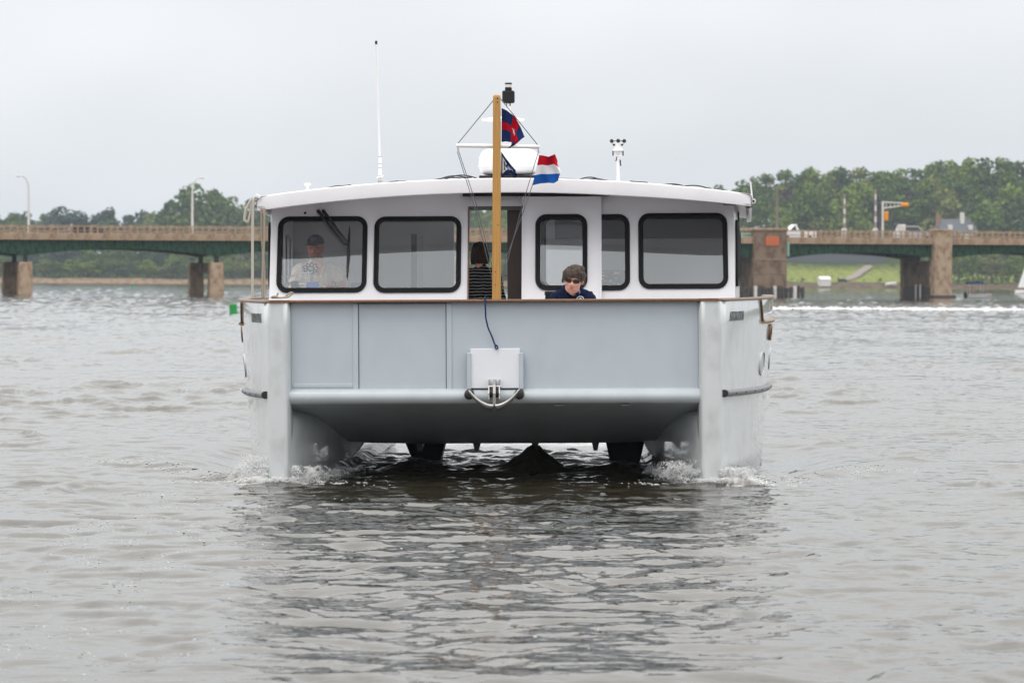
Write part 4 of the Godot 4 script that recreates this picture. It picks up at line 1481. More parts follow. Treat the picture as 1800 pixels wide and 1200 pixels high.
func build_crew() -> void:
	var hn := FastNoiseLite.new()
	hn.seed = 3
	hn.frequency = 1.0
	# --- woman seated at the bow
	var w := thing("person", "person in navy fleece and dark sunglasses sitting behind the bow rail", "person", boat_xf * Transform3D(Basis(Vector3.UP, 0.02), Vector3(0.715, 0.845, -1.3)))
	var hx := Transform3D(Basis(Vector3.RIGHT, 0.16) * Basis(Vector3.BACK, -0.12) * Basis(Vector3.UP, -0.14) * Basis.from_scale(Vector3(1.12, 1.05, 1.08)), Vector3(0.012, 1.057, 0.275))
	var body := MB.new()
	var f := Flesh.new()
	f.k = 0.05
	f.bone(Vector3(0, 0.48, -0.06), Vector3(0, 0.62, 0.0), 0.13, 0.12)
	f.bone(Vector3(-0.05, 0.77, 0.06), Vector3(0.05, 0.77, 0.06), 0.115, 0.115)
	f.bone(Vector3(-0.08, 0.88, 0.105), Vector3(0.08, 0.88, 0.105), 0.07, 0.07)
	f.bone(Vector3(0, 0.89, 0.125), Vector3(0, 1.0, 0.19), 0.078, 0.064)
	pair(f, Vector3(0.09, 0.47, -0.02), Vector3(0.13, 0.49, 0.38), 0.085, 0.06)
	pair(f, Vector3(0.13, 0.49, 0.38), Vector3(0.13, 0.1, 0.36), 0.055, 0.04)
	pair(f, Vector3(0.13, 0.05, 0.33), Vector3(0.14, 0.035, 0.5), 0.04, 0.032)
	pair(f, Vector3(0.15, 0.87, 0.12), Vector3(0.22, 0.66, 0.13), 0.056, 0.045)
	pair(f, Vector3(0.22, 0.66, 0.13), Vector3(0.13, 0.58, 0.34), 0.043, 0.03)
	f.mesh_into(body, 0.012)
	joined_head(body, hx, false, 0.1)
	for s in [-1.0, 1.0]:
		hand(body, Transform3D(Basis(Vector3.UP, -0.5 * s), Vector3(0.125 * s, 0.58, 0.35)), -s)
	part("body", body, M.skin, w)
	var fl := Flesh.new()
	fl.k = 0.05
	fl.bone(Vector3(0, 0.47, -0.07), Vector3(0, 0.62, 0.0), 0.16, 0.145)
	fl.bone(Vector3(-0.06, 0.78, 0.075), Vector3(0.06, 0.78, 0.075), 0.148, 0.148)
	fl.bone(Vector3(-0.09, 0.885, 0.13), Vector3(0.09, 0.885, 0.13), 0.088, 0.088)
	fl.bone(Vector3(0, 0.92, 0.15), Vector3(0, 0.975, 0.18), 0.09, 0.076)
	pair(fl, Vector3(0.155, 0.86, 0.11), Vector3(0.236, 0.66, 0.13), 0.078, 0.068)
	pair(fl, Vector3(0.236, 0.66, 0.13), Vector3(0.14, 0.585, 0.32), 0.06, 0.042)
	var fm := MB.new()
	append(fm, fl, 0.01, Transform3D(), func(p: Vector3) -> float:
		var v: float = minf((p.y - 0.895) * 0.7 - absf(p.x - 0.005), p.z - 0.13)
		return maxf(v, p.y - 0.99), func(p: Vector3) -> float: return 0.006 * hn.get_noise_3d(p.x * 9.0, p.y * 7.0, p.z * 9.0))
	var fleece := part("fleece", fm, M.navy_fleece, w)
	for s in [-1.0, 1.0]:
		var cl := Flesh.new()
		cl.k = 0.01
		cl.bone(Vector3(0.085 * s, 0.985, 0.13), Vector3(0.072 * s, 0.965, 0.235), 0.022, 0.02)
		cl.bone(Vector3(0.072 * s, 0.965, 0.235), Vector3(0.04 * s, 0.905, 0.265), 0.022, 0.015)
		cl.bone(Vector3(0.07 * s, 1.0, 0.16), Vector3(0.062 * s, 0.98, 0.225), 0.016, 0.014)
		var cm := MB.new()
		cl.mesh_into(cm, 0.007)
		part("collar", cm, M.navy_fleece, fleece)
	var lv := MB.new()
	lv.ball(Vector3(0.062, 0.955, 0.272), Vector3(0.012, 0.03, 0.006), 6, 8, Basis(Vector3.BACK, 0.3))
	part("collar_lining", lv, M.lavender, fleece)
	var em := MB.new()
	var ring := []
	for q in 17:
		var a := TAU * q / 16.0
		ring.append(Vector3(0.075 + 0.034 * cos(a), 0.87 + 0.03 * sin(a), 0.226 - 0.014 * cos(a) + 0.006))
	em.tube(ring, 0.004, 5)
	em.ball(Vector3(0.075, 0.873, 0.233), Vector3(0.017, 0.012, 0.005), 5, 8)
	part("emblem", em, M.white_plastic, fleece)
	var hr := Flesh.new()
	hr.k = 0.03
	hr.blob(Vector3(0, 0.06, -0.02), Vector3(0.086, 0.072, 0.097))
	hr.blob(Vector3(0, 0.02, -0.06), Vector3(0.08, 0.08, 0.06))
	hr.bone(Vector3(-0.045, 0.072, 0.06), Vector3(0.05, 0.075, 0.06), 0.03, 0.03)
	hr.bone(Vector3(-0.02, 0.055, 0.086), Vector3(0.055, 0.035, 0.075), 0.017, 0.013)
	hr.bone(Vector3(0.01, 0.06, 0.085), Vector3(-0.055, 0.03, 0.07), 0.017, 0.012)
	for s in [-1.0, 1.0]:
		hr.bone(Vector3(0.078 * s, 0.05, 0.0), Vector3(0.085 * s, -0.03, -0.015), 0.024, 0.016)
		hr.bone(Vector3(0.074 * s, 0.045, 0.035), Vector3(0.08 * s, -0.002, 0.036), 0.017, 0.01)
	hr.blob(Vector3(0.03, 0.115, 0.0), Vector3(0.05, 0.022, 0.05))
	var hm := MB.new()
	append(hm, hr, 0.005, hx, null, func(p: Vector3) -> float: return 0.003 + 0.014 * hn.get_noise_3d(p.x * 26.0, p.y * 12.0, p.z * 26.0) + 0.004 * hn.get_noise_3d(p.x * 110.0, p.y * 40.0, p.z * 110.0))
	part("hair", hm, M.hair_grey_brown, w)
	var sg := MB.new()
	for s in [-1.0, 1.0]:
		sg.prism(rounded(0.034 * s - 0.027, -0.013, 0.034 * s + 0.027, 0.021, 0.013, 4), func(p: Vector2, e: float) -> Vector3: return hx * Vector3(p.x, p.y, 0.104 - 0.02 * absf(p.x) / 0.06 - 0.006 * e))
		sg.tube([hx * Vector3(0.062 * s, 0.012, 0.085), hx * Vector3(0.082 * s, 0.008, -0.0)], 0.004, 6)
	sg.tube([hx * Vector3(-0.01, 0.01, 0.104), hx * Vector3(0.01, 0.01, 0.104)], 0.0035, 6)
	part("sunglasses", sg, M.black, w)
	var lp := MB.new()
	lp.tube([hx * Vector3(-0.022, -0.064, 0.083), hx * Vector3(-0.008, -0.061, 0.0925), hx * Vector3(0.008, -0.061, 0.0925), hx * Vector3(0.022, -0.065, 0.083)], [0.003, 0.0058, 0.0058, 0.003], 6)
	part("lips", lp, mat("lip", lin(0.3, 0.09, 0.075), 0.45), w)
	var jm := Flesh.new()
	jm.k = 0.04
	jm.bone(Vector3(0, 0.48, -0.06), Vector3(0, 0.5, 0.0), 0.145, 0.13)
	pair(jm, Vector3(0.09, 0.47, -0.02), Vector3(0.13, 0.49, 0.38), 0.098, 0.075)
	pair(jm, Vector3(0.13, 0.49, 0.38), Vector3(0.13, 0.1, 0.36), 0.072, 0.062)
	var jb := MB.new()
	jm.mesh_into(jb, 0.014)
	part("trousers", jb, M.jeans, w)

	# --- woman in the doorway, her back to us
	var b2 := thing("person", "person in black striped top standing in the cabin doorway, back turned", "person", boat_xf * Transform3D(Basis(Vector3.UP, PI + 0.15) * Basis.from_scale(Vector3(0.9, 1.0, 0.95)), Vector3(-0.235, 0.725, -3.15)))
	var h2 := Transform3D(Basis(Vector3.UP, -0.35), Vector3(0.0, 1.44, 0.02))
	var bm := MB.new()
	var g := Flesh.new()
	g.k = 0.05
	g.bone(Vector3(0, 0.86, 0), Vector3(0, 1.02, 0), 0.135, 0.115)
	g.bone(Vector3(-0.06, 1.14, 0), Vector3(0.06, 1.14, 0), 0.11, 0.11)
	g.bone(Vector3(-0.12, 1.23, -0.01), Vector3(0.12, 1.23, -0.01), 0.065, 0.065)
	g.bone(Vector3(0, 1.22, -0.01), Vector3(0, 1.37, 0.0), 0.06, 0.048)
	pair(g, Vector3(0.09, 0.84, 0), Vector3(0.1, 0.46, 0.02), 0.085, 0.06)
	pair(g, Vector3(0.1, 0.46, 0.02), Vector3(0.1, 0.09, 0), 0.055, 0.04)
	pair(g, Vector3(0.1, 0.04, 0.0), Vector3(0.11, 0.03, 0.14), 0.04, 0.03)
	pair(g, Vector3(0.17, 1.22, -0.01), Vector3(0.22, 0.98, -0.02), 0.052, 0.042)
	pair(g, Vector3(0.22, 0.98, -0.02), Vector3(0.2, 0.78, 0.1), 0.04, 0.028)
	g.mesh_into(bm, 0.013)
	joined_head(bm, h2, false)
	for s in [-1.0, 1.0]:
		hand(bm, Transform3D(Basis(Vector3.RIGHT, 0.9), Vector3(0.2 * s, 0.77, 0.11)), -s)
	part("body", bm, M.skin, b2)
	var sh := Flesh.new()
	sh.k = 0.05
	sh.bone(Vector3(0, 0.84, 0), Vector3(0, 1.02, 0), 0.155, 0.13)
	sh.bone(Vector3(-0.06, 1.14, 0), Vector3(0.06, 1.14, 0), 0.124, 0.124)
	sh.bone(Vector3(-0.125, 1.23, -0.01), Vector3(0.125, 1.23, -0.01), 0.074, 0.074)
	sh.bone(Vector3(0, 1.24, -0.01), Vector3(0, 1.31, -0.008), 0.065, 0.058)
	pair(sh, Vector3(0.172, 1.22, -0.01), Vector3(0.225, 0.98, -0.02), 0.066, 0.056)
	pair(sh, Vector3(0.225, 0.98, -0.02), Vector3(0.205, 0.79, 0.09), 0.054, 0.042)
	var sm := MB.new()
	append(sm, sh, 0.011, Transform3D(), null, func(p: Vector3) -> float: return 0.007 * hn.get_noise_3d(p.x * 8.0, p.y * 9.0, p.z * 8.0))
	for q in sm.t.size():
		var p := sm.v[q]
		sm.t[q] = Vector2(p.x, p.y + 0.008 * hn.get_noise_2d(p.x * 9.0, p.y * 6.0))
	part("striped_top", sm, M.striped_knit, b2)
	var bob := Flesh.new()
	bob.k = 0.03
	bob.blob(Vector3(0, 0.045, -0.015), Vector3(0.094, 0.088, 0.106))
	bob.blob(Vector3(0, -0.03, -0.04), Vector3(0.092, 0.075, 0.08))
	bob.bone(Vector3(-0.075, 0.0, -0.02), Vector3(-0.085, -0.075, -0.01), 0.03, 0.022)
	bob.bone(Vector3(0.075, 0.0, -0.02), Vector3(0.085, -0.075, -0.01), 0.03, 0.022)
	var bo := MB.new()
	append(bo, bob, 0.0055, h2, null, func(p: Vector3) -> float: return 0.01 * hn.get_noise_3d(p.x * 34.0, p.y * 12.0, p.z * 34.0) + 0.004 * hn.get_noise_3d(p.x * 90.0, p.y * 30.0, p.z * 90.0))
	part("hair", bo, M.hair_brown, b2)
	var tr := Flesh.new()
	tr.k = 0.04
	tr.bone(Vector3(0, 0.84, 0), Vector3(0, 0.9, 0), 0.148, 0.14)
	pair(tr, Vector3(0.09, 0.84, 0), Vector3(0.1, 0.46, 0.02), 0.1, 0.076)
	pair(tr, Vector3(0.1, 0.46, 0.02), Vector3(0.1, 0.09, 0), 0.072, 0.06)
	var tb := MB.new()
	tr.mesh_into(tb, 0.015)
	part("trousers", tb, M.jeans, b2)

	# --- man at the helm
	var m := thing("person", "bearded person in black cap and khaki shirt steering behind the window", "person", boat_xf * Transform3D(Basis(Vector3.UP, 0.1), Vector3(-1.9, 0.725, -3.36)))
	var h3 := Transform3D(Basis(Vector3.UP, -0.22) * Basis(Vector3.RIGHT, 0.05), Vector3(-0.045, 1.52, 0.06))
	var mbm := MB.new()
	var a := Flesh.new()
	a.k = 0.05
	a.bone(Vector3(0, 0.88, -0.02), Vector3(0, 1.02, 0), 0.16, 0.165)
	a.bone(Vector3(-0.08, 1.16, 0.0), Vector3(0.08, 1.16, 0.0), 0.135, 0.135)
	a.bone(Vector3(-0.14, 1.28, 0), Vector3(0.14, 1.28, 0), 0.085, 0.085)
	a.bone(Vector3(-0.01, 1.26, 0), Vector3(-0.04, 1.44, 0.04), 0.075, 0.06)
	pair(a, Vector3(0.1, 0.86, 0), Vector3(0.12, 0.46, 0.02), 0.095, 0.07)
	pair(a, Vector3(0.12, 0.46, 0.02), Vector3(0.12, 0.09, 0), 0.062, 0.045)
	pair(a, Vector3(0.12, 0.045, 0.0), Vector3(0.13, 0.035, 0.16), 0.045, 0.035)
	a.bone(Vector3(0.21, 1.27, 0), Vector3(0.235, 1.14, 0.12), 0.066, 0.05)
	a.bone(Vector3(0.235, 1.14, 0.12), Vector3(0.11, 1.13, 0.35), 0.046, 0.033)
	a.bone(Vector3(-0.21, 1.27, 0), Vector3(-0.27, 1.03, 0.06), 0.066, 0.05)
	a.bone(Vector3(-0.27, 1.03, 0.06), Vector3(-0.2, 1.06, 0.32), 0.046, 0.033)
	a.mesh_into(mbm, 0.013)
	joined_head(mbm, h3, true)
	hand(mbm, Transform3D(Basis(Vector3.UP, -0.35), Vector3(0.105, 1.135, 0.36)), -1.0)
	hand(mbm, Transform3D(Basis(Vector3.UP, 0.2), Vector3(-0.195, 1.065, 0.33)), 1.0)
	part("body", mbm, M.skin_ruddy, m)
	var ks := Flesh.new()
	ks.k = 0.05
	ks.bone(Vector3(0, 0.86, -0.02), Vector3(0, 1.02, 0), 0.18, 0.185)
	ks.bone(Vector3(-0.08, 1.16, 0.0), Vector3(0.08, 1.16, 0.0), 0.153, 0.153)
	ks.bone(Vector3(-0.145, 1.275, 0), Vector3(0.145, 1.275, 0), 0.098, 0.098)
	ks.bone(Vector3(-0.012, 1.27, 0.0), Vector3(-0.03, 1.36, 0.02), 0.092, 0.08)
	ks.bone(Vector3(0.212, 1.265, 0), Vector3(0.237, 1.15, 0.11), 0.085, 0.074)
	ks.bone(Vector3(-0.212, 1.265, 0), Vector3(-0.275, 1.03, 0.06), 0.085, 0.068)
	ks.bone(Vector3(-0.275, 1.03, 0.06), Vector3(-0.215, 1.06, 0.26), 0.066, 0.05)
	var km := MB.new()
	append(km, ks, 0.011, Transform3D(), func(p: Vector3) -> float:
		return minf((p.y - 1.22) * 0.45 - absf(p.x + 0.015), p.z - 0.06), func(p: Vector3) -> float: return 0.009 * hn.get_noise_3d(p.x * 8.0, p.y * 8.0, p.z * 8.0))
	var shirt := part("shirt", km, M.khaki_shirt, m)
	for s in [-1.0, 1.0]:
		var cl := Flesh.new()
		cl.k = 0.01
		cl.bone(Vector3(-0.02 + 0.085 * s, 1.365, 0.02), Vector3(-0.02 + 0.06 * s, 1.31, 0.105), 0.018, 0.016)
		cl.bone(Vector3(-0.02 + 0.06 * s, 1.31, 0.105), Vector3(-0.02 + 0.035 * s, 1.25, 0.13), 0.02, 0.008)
		var cm := MB.new()
		cl.mesh_into(cm, 0.008)
		part("collar", cm, M.khaki_shirt, shirt)
		var pk := MB.new()
		pk.box(Vector3(0.07 * s - 0.01, 1.14, 0.157), Vector3(0.085, 0.012, 0.012), 0.003)
		part("pocket_flap", pk, M.khaki_shirt, shirt)
	var bt := MB.new()
	bt.ball(Vector3(0.245, 1.255, 0.065), Vector3(0.03, 0.018, 0.012), 5, 8)
	part("sleeve_patch", bt, M.blue_mark, shirt)
	var wt := MB.new()
	var wr := []
	for q in 13:
		var an := TAU * q / 12.0
		wr.append(Vector3(0.12, 1.133, 0.325) + Basis(Vector3.UP, -0.45) * Vector3(cos(an) * 0.038, sin(an) * 0.036, 0))
	wt.tube(wr, 0.008, 6)
	part("wristwatch", wt, M.black, m)
	var cp := Flesh.new()
	cp.k = 0.02
	cp.blob(Vector3(0, 0.055, -0.008), Vector3(0.087, 0.082, 0.104))
	var cm2 := MB.new()
	append(cm2, cp, 0.006, h3, func(p: Vector3) -> float: return 0.038 - p.y)
	var cap := part("cap", cm2, M.cap_black, m)
	var br := Flesh.new()
	br.k = 0.01
	br.blob(Vector3(0, 0.045, 0.11), Vector3(0.074, 0.011, 0.062), Basis(Vector3.RIGHT, 0.25))
	var bmr := MB.new()
	append(bmr, br, 0.005, h3)
	part("brim", bmr, M.cap_black, cap)
	var lg := MB.new()
	var lr := []
	for q in 13:
		var an := TAU * q / 12.0
		lr.append(h3 * Vector3(0.018 * cos(an), 0.095 + 0.013 * sin(an), 0.087 - 0.5 * sin(an) * 0.012))
	lg.tube(lr, 0.003, 5)
	part("cap_badge", lg, M.blue_mark, cap)
	var be := Flesh.new()
	be.k = 0.014
	be.blob(Vector3(0, -0.095, 0.066), Vector3(0.034, 0.033, 0.026))
	be.bone(Vector3(-0.034, -0.06, 0.07), Vector3(0.0, -0.048, 0.092), 0.009, 0.01)
	be.bone(Vector3(0.034, -0.06, 0.07), Vector3(0.0, -0.048, 0.092), 0.009, 0.01)
	be.bone(Vector3(-0.035, -0.06, 0.07), Vector3(-0.03, -0.095, 0.062), 0.009, 0.012)
	be.bone(Vector3(0.035, -0.06, 0.07), Vector3(0.03, -0.095, 0.062), 0.009, 0.012)
	var bb := MB.new()
	append(bb, be, 0.004, h3, null, func(p: Vector3) -> float: return 0.004 * hn.get_noise_3d(p.x * 90.0, p.y * 50.0, p.z * 90.0))
	part("beard", bb, M.beard_grey, m)
	var gs := MB.new()
	for s in [-1.0, 1.0]:
		var pts := []
		for q in 15:
			var an := TAU * q / 14.0
			pts.append(h3 * Vector3(0.034 * s + 0.025 * cos(an), -0.001 + 0.017 * sin(an), 0.1 - 0.01 * absf(cos(an) + s)))
		gs.tube(pts, 0.0018, 5)
		gs.tube([h3 * Vector3(0.06 * s, 0.005, 0.085), h3 * Vector3(0.08 * s, 0.002, 0.0)], 0.002, 5)
	gs.tube([h3 * Vector3(-0.01, 0.003, 0.104), h3 * Vector3(0.01, 0.003, 0.104)], 0.002, 5)
	part("glasses", gs, M.rail_steel, m)
	for s in [-1.0, 1.0]:
		var ey := MB.new()
		ey.ball(h3 * Vector3(0.032 * s, 0.001, 0.076), Vector3(0.014, 0.008, 0.011), 6, 8)
		part("eye", ey, M.door_brown, m)
	var tr2 := Flesh.new()
	tr2.k = 0.04
	tr2.bone(Vector3(0, 0.86, -0.02), Vector3(0, 0.92, 0), 0.172, 0.17)
	pair(tr2, Vector3(0.1, 0.86, 0), Vector3(0.12, 0.46, 0.02), 0.112, 0.085)
	pair(tr2, Vector3(0.12, 0.46, 0.02), Vector3(0.12, 0.09, 0), 0.08, 0.068)
	var tb2 := MB.new()
	tr2.mesh_into(tb2, 0.016)
	part("trousers", tb2, M.jeans, m)


# ---------------------------------------------------------------- loose gear aboard
func flag_image(kind: int) -> ImageTexture:
	var im := Image.create(192, 128, false, Image.FORMAT_RGBA8)
	var navy := lin(0.014, 0.03, 0.11)
	var red := lin(0.42, 0.006, 0.018)
	var white := lin(0.72, 0.72, 0.76)
	var blue := lin(0.012, 0.09, 0.36)
	if kind == 0:
		im.fill(navy)
		im.fill_rect(Rect2i(84, 0, 50, 128), red)
		im.fill_rect(Rect2i(0, 50, 192, 30), red)
		var star := PackedVector2Array()
		for q in 10:
			var a := TAU * q / 10.0 - PI / 2
			star.append(Vector2(110, 64) + Vector2(cos(a) * 1.5, sin(a)) * (17.0 if q % 2 == 0 else 7.0))
		for y in range(44, 86):
			for x in range(82, 138):
				if Geometry2D.is_point_in_polygon(Vector2(x, y), star):
					im.set_pixel(x, y, white)
	elif kind == 1:
		im.fill(navy)
		for y in 128:
			for x in 192:
				var t := x / 192.0
				var half := 64.0 * (1.0 - t)
				var e := half - absf(y - 64.0)
				if e > 11.0 and x > 16:
					im.set_pixel(x, y, white)
		# the letter
		white = navy
		im.fill_rect(Rect2i(40, 38, 11, 52), white)
		im.fill_rect(Rect2i(80, 38, 11, 52), white)
		for q in 30:
			im.fill_rect(Rect2i(45 + int(q * 0.68), 38 + q, 9, 9), white)
			im.fill_rect(Rect2i(78 - int(q * 0.68), 38 + q, 9, 9), white)
		im.fill_rect(Rect2i(34, 36, 20, 7), white)
		im.fill_rect(Rect2i(76, 36, 20, 7), white)
		im.fill_rect(Rect2i(34, 86, 22, 7), white)
		im.fill_rect(Rect2i(74, 86, 22, 7), white)
	else:
		im.fill_rect(Rect2i(0, 0, 192, 43), red)
		im.fill_rect(Rect2i(0, 43, 192, 42), white)
		im.fill_rect(Rect2i(0, 85, 192, 43), blue)
	return ImageTexture.create_from_image(im)


# edges are polylines of (x, y, z) in boat axes; the cloth hangs between them with folds
func flag(called: String, label: String, kind: int, top: Array, bottom: Array, folds: float, waves: float) -> void:
	var m := mat("flag_cloth_%d" % kind, Color.WHITE, 0.85, 0.2)
	m.albedo_texture = flag_image(kind)
	m.backlight_enabled = true
	m.backlight = Color(0.5, 0.5, 0.5)
	var along := func(l: Array, t: float) -> Vector3:
		var k := t * (l.size() - 1)
		var q := mini(int(k), l.size() - 2)
		return l[q].lerp(l[q + 1], k - q)
	var rows := []
	for a in 21:
		var t := a / 20.0
		var row := []
		for b in 13:
			var s := b / 12.0
			var p: Vector3 = along.call(top, t).lerp(along.call(bottom, t), s)
			p.z += folds * t * sin(waves * t + s * 2.2) + folds * 0.5 * t * sin(waves * 1.9 * t - s * 5.0)
			p.x += folds * 0.25 * t * sin(s * 7.0 + t * 4.0)
			row.append(p)
		rows.append(row)
	var mb := MB.new()
	mb.grid(rows)
	var back := MB.new()
	var rr := []
	for row in rows:
		var r := []
		for p in row:
			r.append(p + Vector3(0, 0, -0.0012))
		rr.append(r)
	mb.grid(rr)
	var o := part(called, mb, m, self, boat_xf)
	tag(o, label, "flag")


func rope(called: String, label: String, pts: Array, r: float, mt: Material, group := "") -> MeshInstance3D:
	var c := Curve3D.new()
	for q in pts.size():
		var t: Vector3 = (pts[mini(q + 1, pts.size() - 1)] - pts[maxi(q - 1, 0)]) / 6.0
		c.add_point(pts[q], -t, t)
	var out := []
	var n := maxi(8, int(c.get_baked_length() / 0.02))
	for q in n + 1:
		out.append(c.sample_baked(c.get_baked_length() * q / n))
	var mb := MB.new()
	mb.tube(out, r, 7)
	var o := part(called, mb, mt, self, boat_xf)
	tag(o, label, "rope", group)
	return o


func build_loose_gear() -> void:
	flag("signal_flag", "dark blue and red flag with a white star beside the wooden pole", 0,
		[Vector3(0.066, 3.52, -0.5), Vector3(0.115, 3.495, -0.5), Vector3(0.19, 3.435, -0.5), Vector3(0.245, 3.335, -0.5), Vector3(0.288, 3.245, -0.5)],
		[Vector3(0.064, 3.2, -0.5), Vector3(0.11, 3.205, -0.5), Vector3(0.16, 3.195, -0.5), Vector3(0.15, 3.16, -0.5), Vector3(0.12, 3.13, -0.5)], 0.03, 7.0)
	flag("pennant", "navy pennant with white border and letter M under the yard", 1,
		[Vector3(0.06, 3.115, -0.52), Vector3(0.1, 3.05, -0.52), Vector3(0.15, 2.985, -0.52), Vector3(0.205, 2.93, -0.52)],
		[Vector3(0.058, 2.865, -0.52), Vector3(0.11, 2.9, -0.52), Vector3(0.165, 2.9, -0.52), Vector3(0.195, 2.855, -0.52)], 0.03, 8.0)
	flag("striped_flag", "red, white and blue striped flag flying right of the pole", 2,
		[Vector3(0.418, 3.075, -0.5), Vector3(0.45, 3.072, -0.5), Vector3(0.5, 3.06, -0.5), Vector3(0.565, 3.085, -0.5), Vector3(0.6, 3.02, -0.5)],
		[Vector3(0.352, 2.792, -0.5), Vector3(0.43, 2.81, -0.5), Vector3(0.5, 2.815, -0.5), Vector3(0.56, 2.81, -0.5), Vector3(0.61, 2.835, -0.5)], 0.05, 6.0)
	# ropes
	rope("rope", "thick pale rope with a loop hanging from the left roof corner", [Vector3(-2.36, 2.72, -1.5), Vector3(-2.41, 2.69, -1.5), Vector3(-2.46, 2.6, -1.5), Vector3(-2.475, 2.5, -1.5), Vector3(-2.44, 2.47, -1.5), Vector3(-2.415, 2.56, -1.5), Vector3(-2.405, 2.68, -1.5), Vector3(-2.385, 2.71, -1.48), Vector3(-2.39, 2.64, -1.48), Vector3(-2.395, 2.3, -1.48), Vector3(-2.397, 2.0, -1.48), Vector3(-2.4, 1.74, -1.48)], 0.0145, M.rope_white)
	rope("rope", "twisted tan rope pair hanging behind the left roof corner, nearest the cabin", [Vector3(-2.29, 2.62, -1.6), Vector3(-2.295, 2.3, -1.6), Vector3(-2.31, 2.0, -1.6), Vector3(-2.315, 1.74, -1.6), Vector3(-2.3, 1.735, -1.6), Vector3(-2.295, 2.0, -1.62), Vector3(-2.315, 2.3, -1.62), Vector3(-2.32, 2.62, -1.62)], 0.0115, M.rope_tan)
	rope("rope", "short tan rope coiled on the wooden rail below the leftmost window", [Vector3(-2.12, 1.79, -1.2), Vector3(-2.14, 1.745, -1.2), Vector3(-2.19, 1.745, -1.2), Vector3(-2.16, 1.76, -1.18), Vector3(-2.1, 1.742, -1.18), Vector3(-2.02, 1.75, -1.2), Vector3(-1.97, 1.79, -1.2), Vector3(-2.0, 1.795, -1.2), Vector3(-2.06, 1.745, -1.2), Vector3(-2.18, 1.742, -1.2)], 0.009, M.rope_tan)
	rope("rope", "thin blue rope hanging over the bow rail to the white plate", [Vector3(-0.085, 1.75, -0.2), Vector3(-0.082, 1.74, -0.02), Vector3(-0.078, 1.66, -0.005), Vector3(-0.075, 1.55, -0.02), Vector3(-0.055, 1.46, -0.06), Vector3(-0.02, 1.38, -0.07), Vector3(0.005, 1.31, -0.07), Vector3(0.015, 1.29, -0.07), Vector3(0.005, 1.275, -0.06), Vector3(0.02, 1.265, -0.06), Vector3(0.038, 1.272, -0.07), Vector3(0.03, 1.29, -0.08), Vector3(0.018, 1.3, -0.06)], 0.0075, M.rope_blue)
	# anchor
	var an := thing("anchor", "grey steel claw anchor hanging at the centre of the bow", "anchor", boat_xf)
	var sk := MB.new()
	var side := [Vector2(-0.14, 0.955), Vector2(-0.02, 0.985), Vector2(0.07, 0.985), Vector2(0.14, 0.94), Vector2(0.165, 0.86), Vector2(0.155, 0.745), Vector2(0.12, 0.74), Vector2(0.125, 0.85), Vector2(0.1, 0.915), Vector2(0.05, 0.95), Vector2(-0.02, 0.95), Vector2(-0.14, 0.925)]
	sk.prism(PackedVector2Array(side), func(p: Vector2, e: float) -> Vector3: return Vector3(0.006 + 0.024 * (e - 0.5) * (1.0 + 0.5 * clampf((0.85 - p.y) * 4.0, 0.0, 1.0)), p.y, p.x))
	part("shank", sk, M.galvanized, an)
	for s in [-1.0, 1.0]:
		var fl := MB.new()
		var rows := []
		for q in 15:
			var t := q / 14.0
			var x: float = 0.006 + s * (0.008 + 0.222 * t)
			var y: float = 0.742 + 0.02 * t + 0.125 * pow(t, 2.2) + (0.012 * t if s > 0 else 0.0)
			var wd: float = 0.06 * (1.0 - t * 0.75)
			var z := 0.14 + 0.03 * t
			var up := 0.018 * (1.0 - 0.4 * t)
			rows.append([Vector3(x, y + up, z + wd * 0.7), Vector3(x + s * 0.006, y - up * 0.2, z + wd), Vector3(x + s * 0.012, y - up - 0.03 * (1.0 - t), z + wd * 0.2), Vector3(x + s * 0.01, y - up * 0.6, z - wd), Vector3(x, y + up, z - wd * 0.8), Vector3(x, y + up * 1.15, z)])
		fl.grid(rows, false, true)
		part("fluke", fl, M.galvanized, an)
	var pn := MB.new()
	pn.tube([Vector3(-0.06, 0.92, 0.04), Vector3(0.07, 0.92, 0.04)], 0.011, 8)
	part("pin", pn, M.chrome, an)
	# folding chair under the person at the bow
	var ch := thing("folding_chair", "navy folding chair with black top bar behind the bow rail", "chair", boat_xf * Transform3D(Basis(), Vector3(0.69, 0.845, -1.4)))
	var bk := MB.new()
	bk.box(Vector3(-0.01, 0.79, -0.13), Vector3(0.46, 0.24, 0.03), 0.012, Basis(Vector3.RIGHT, -0.12))
	part("backrest", bk, M.navy_fleece, ch)
	var tb := MB.new()
	tb.box(Vector3(-0.01, 0.925, -0.146), Vector3(0.47, 0.045, 0.034), 0.01)
	part("top_bar", tb, M.black_matt, ch)
	var se := MB.new()
	se.box(Vector3(0, 0.36, 0.08), Vector3(0.46, 0.03, 0.42), 0.01)
	part("seat", se, M.navy_fleece, ch)
	for x in [-0.22, 0.22]:
		for q in [[Vector3(x, 0.0, 0.28), Vector3(x, 0.36, -0.08), Vector3(x, 0.92, -0.15)], [Vector3(x, 0.0, -0.16), Vector3(x, 0.36, 0.26)]]:
			var l := MB.new()
			l.tube(q, 0.012, 8)
			part("leg", l, M.black_matt, ch)
	# things on the helm shelf
	var tube := thing("hand_pump", "silver tube with black and blue collars lying on the helm shelf", "tube", boat_xf * Transform3D(Basis(), Vector3(-2.01, 1.875, -2.62)))
	var tp := MB.new()
	tp.tube([Vector3(-0.17, 0, 0), Vector3(0.17, 0.0, 0.02)], 0.018, 12)
	part("barrel", tp, M.chrome, tube)
	var tc := MB.new()
	tc.box(Vector3(-0.08, -0.04, 0.0), Vector3(0.075, 0.14, 0.07), 0.008)
	part("clamp", tc, M.black_matt, tube)
	var tq := MB.new()
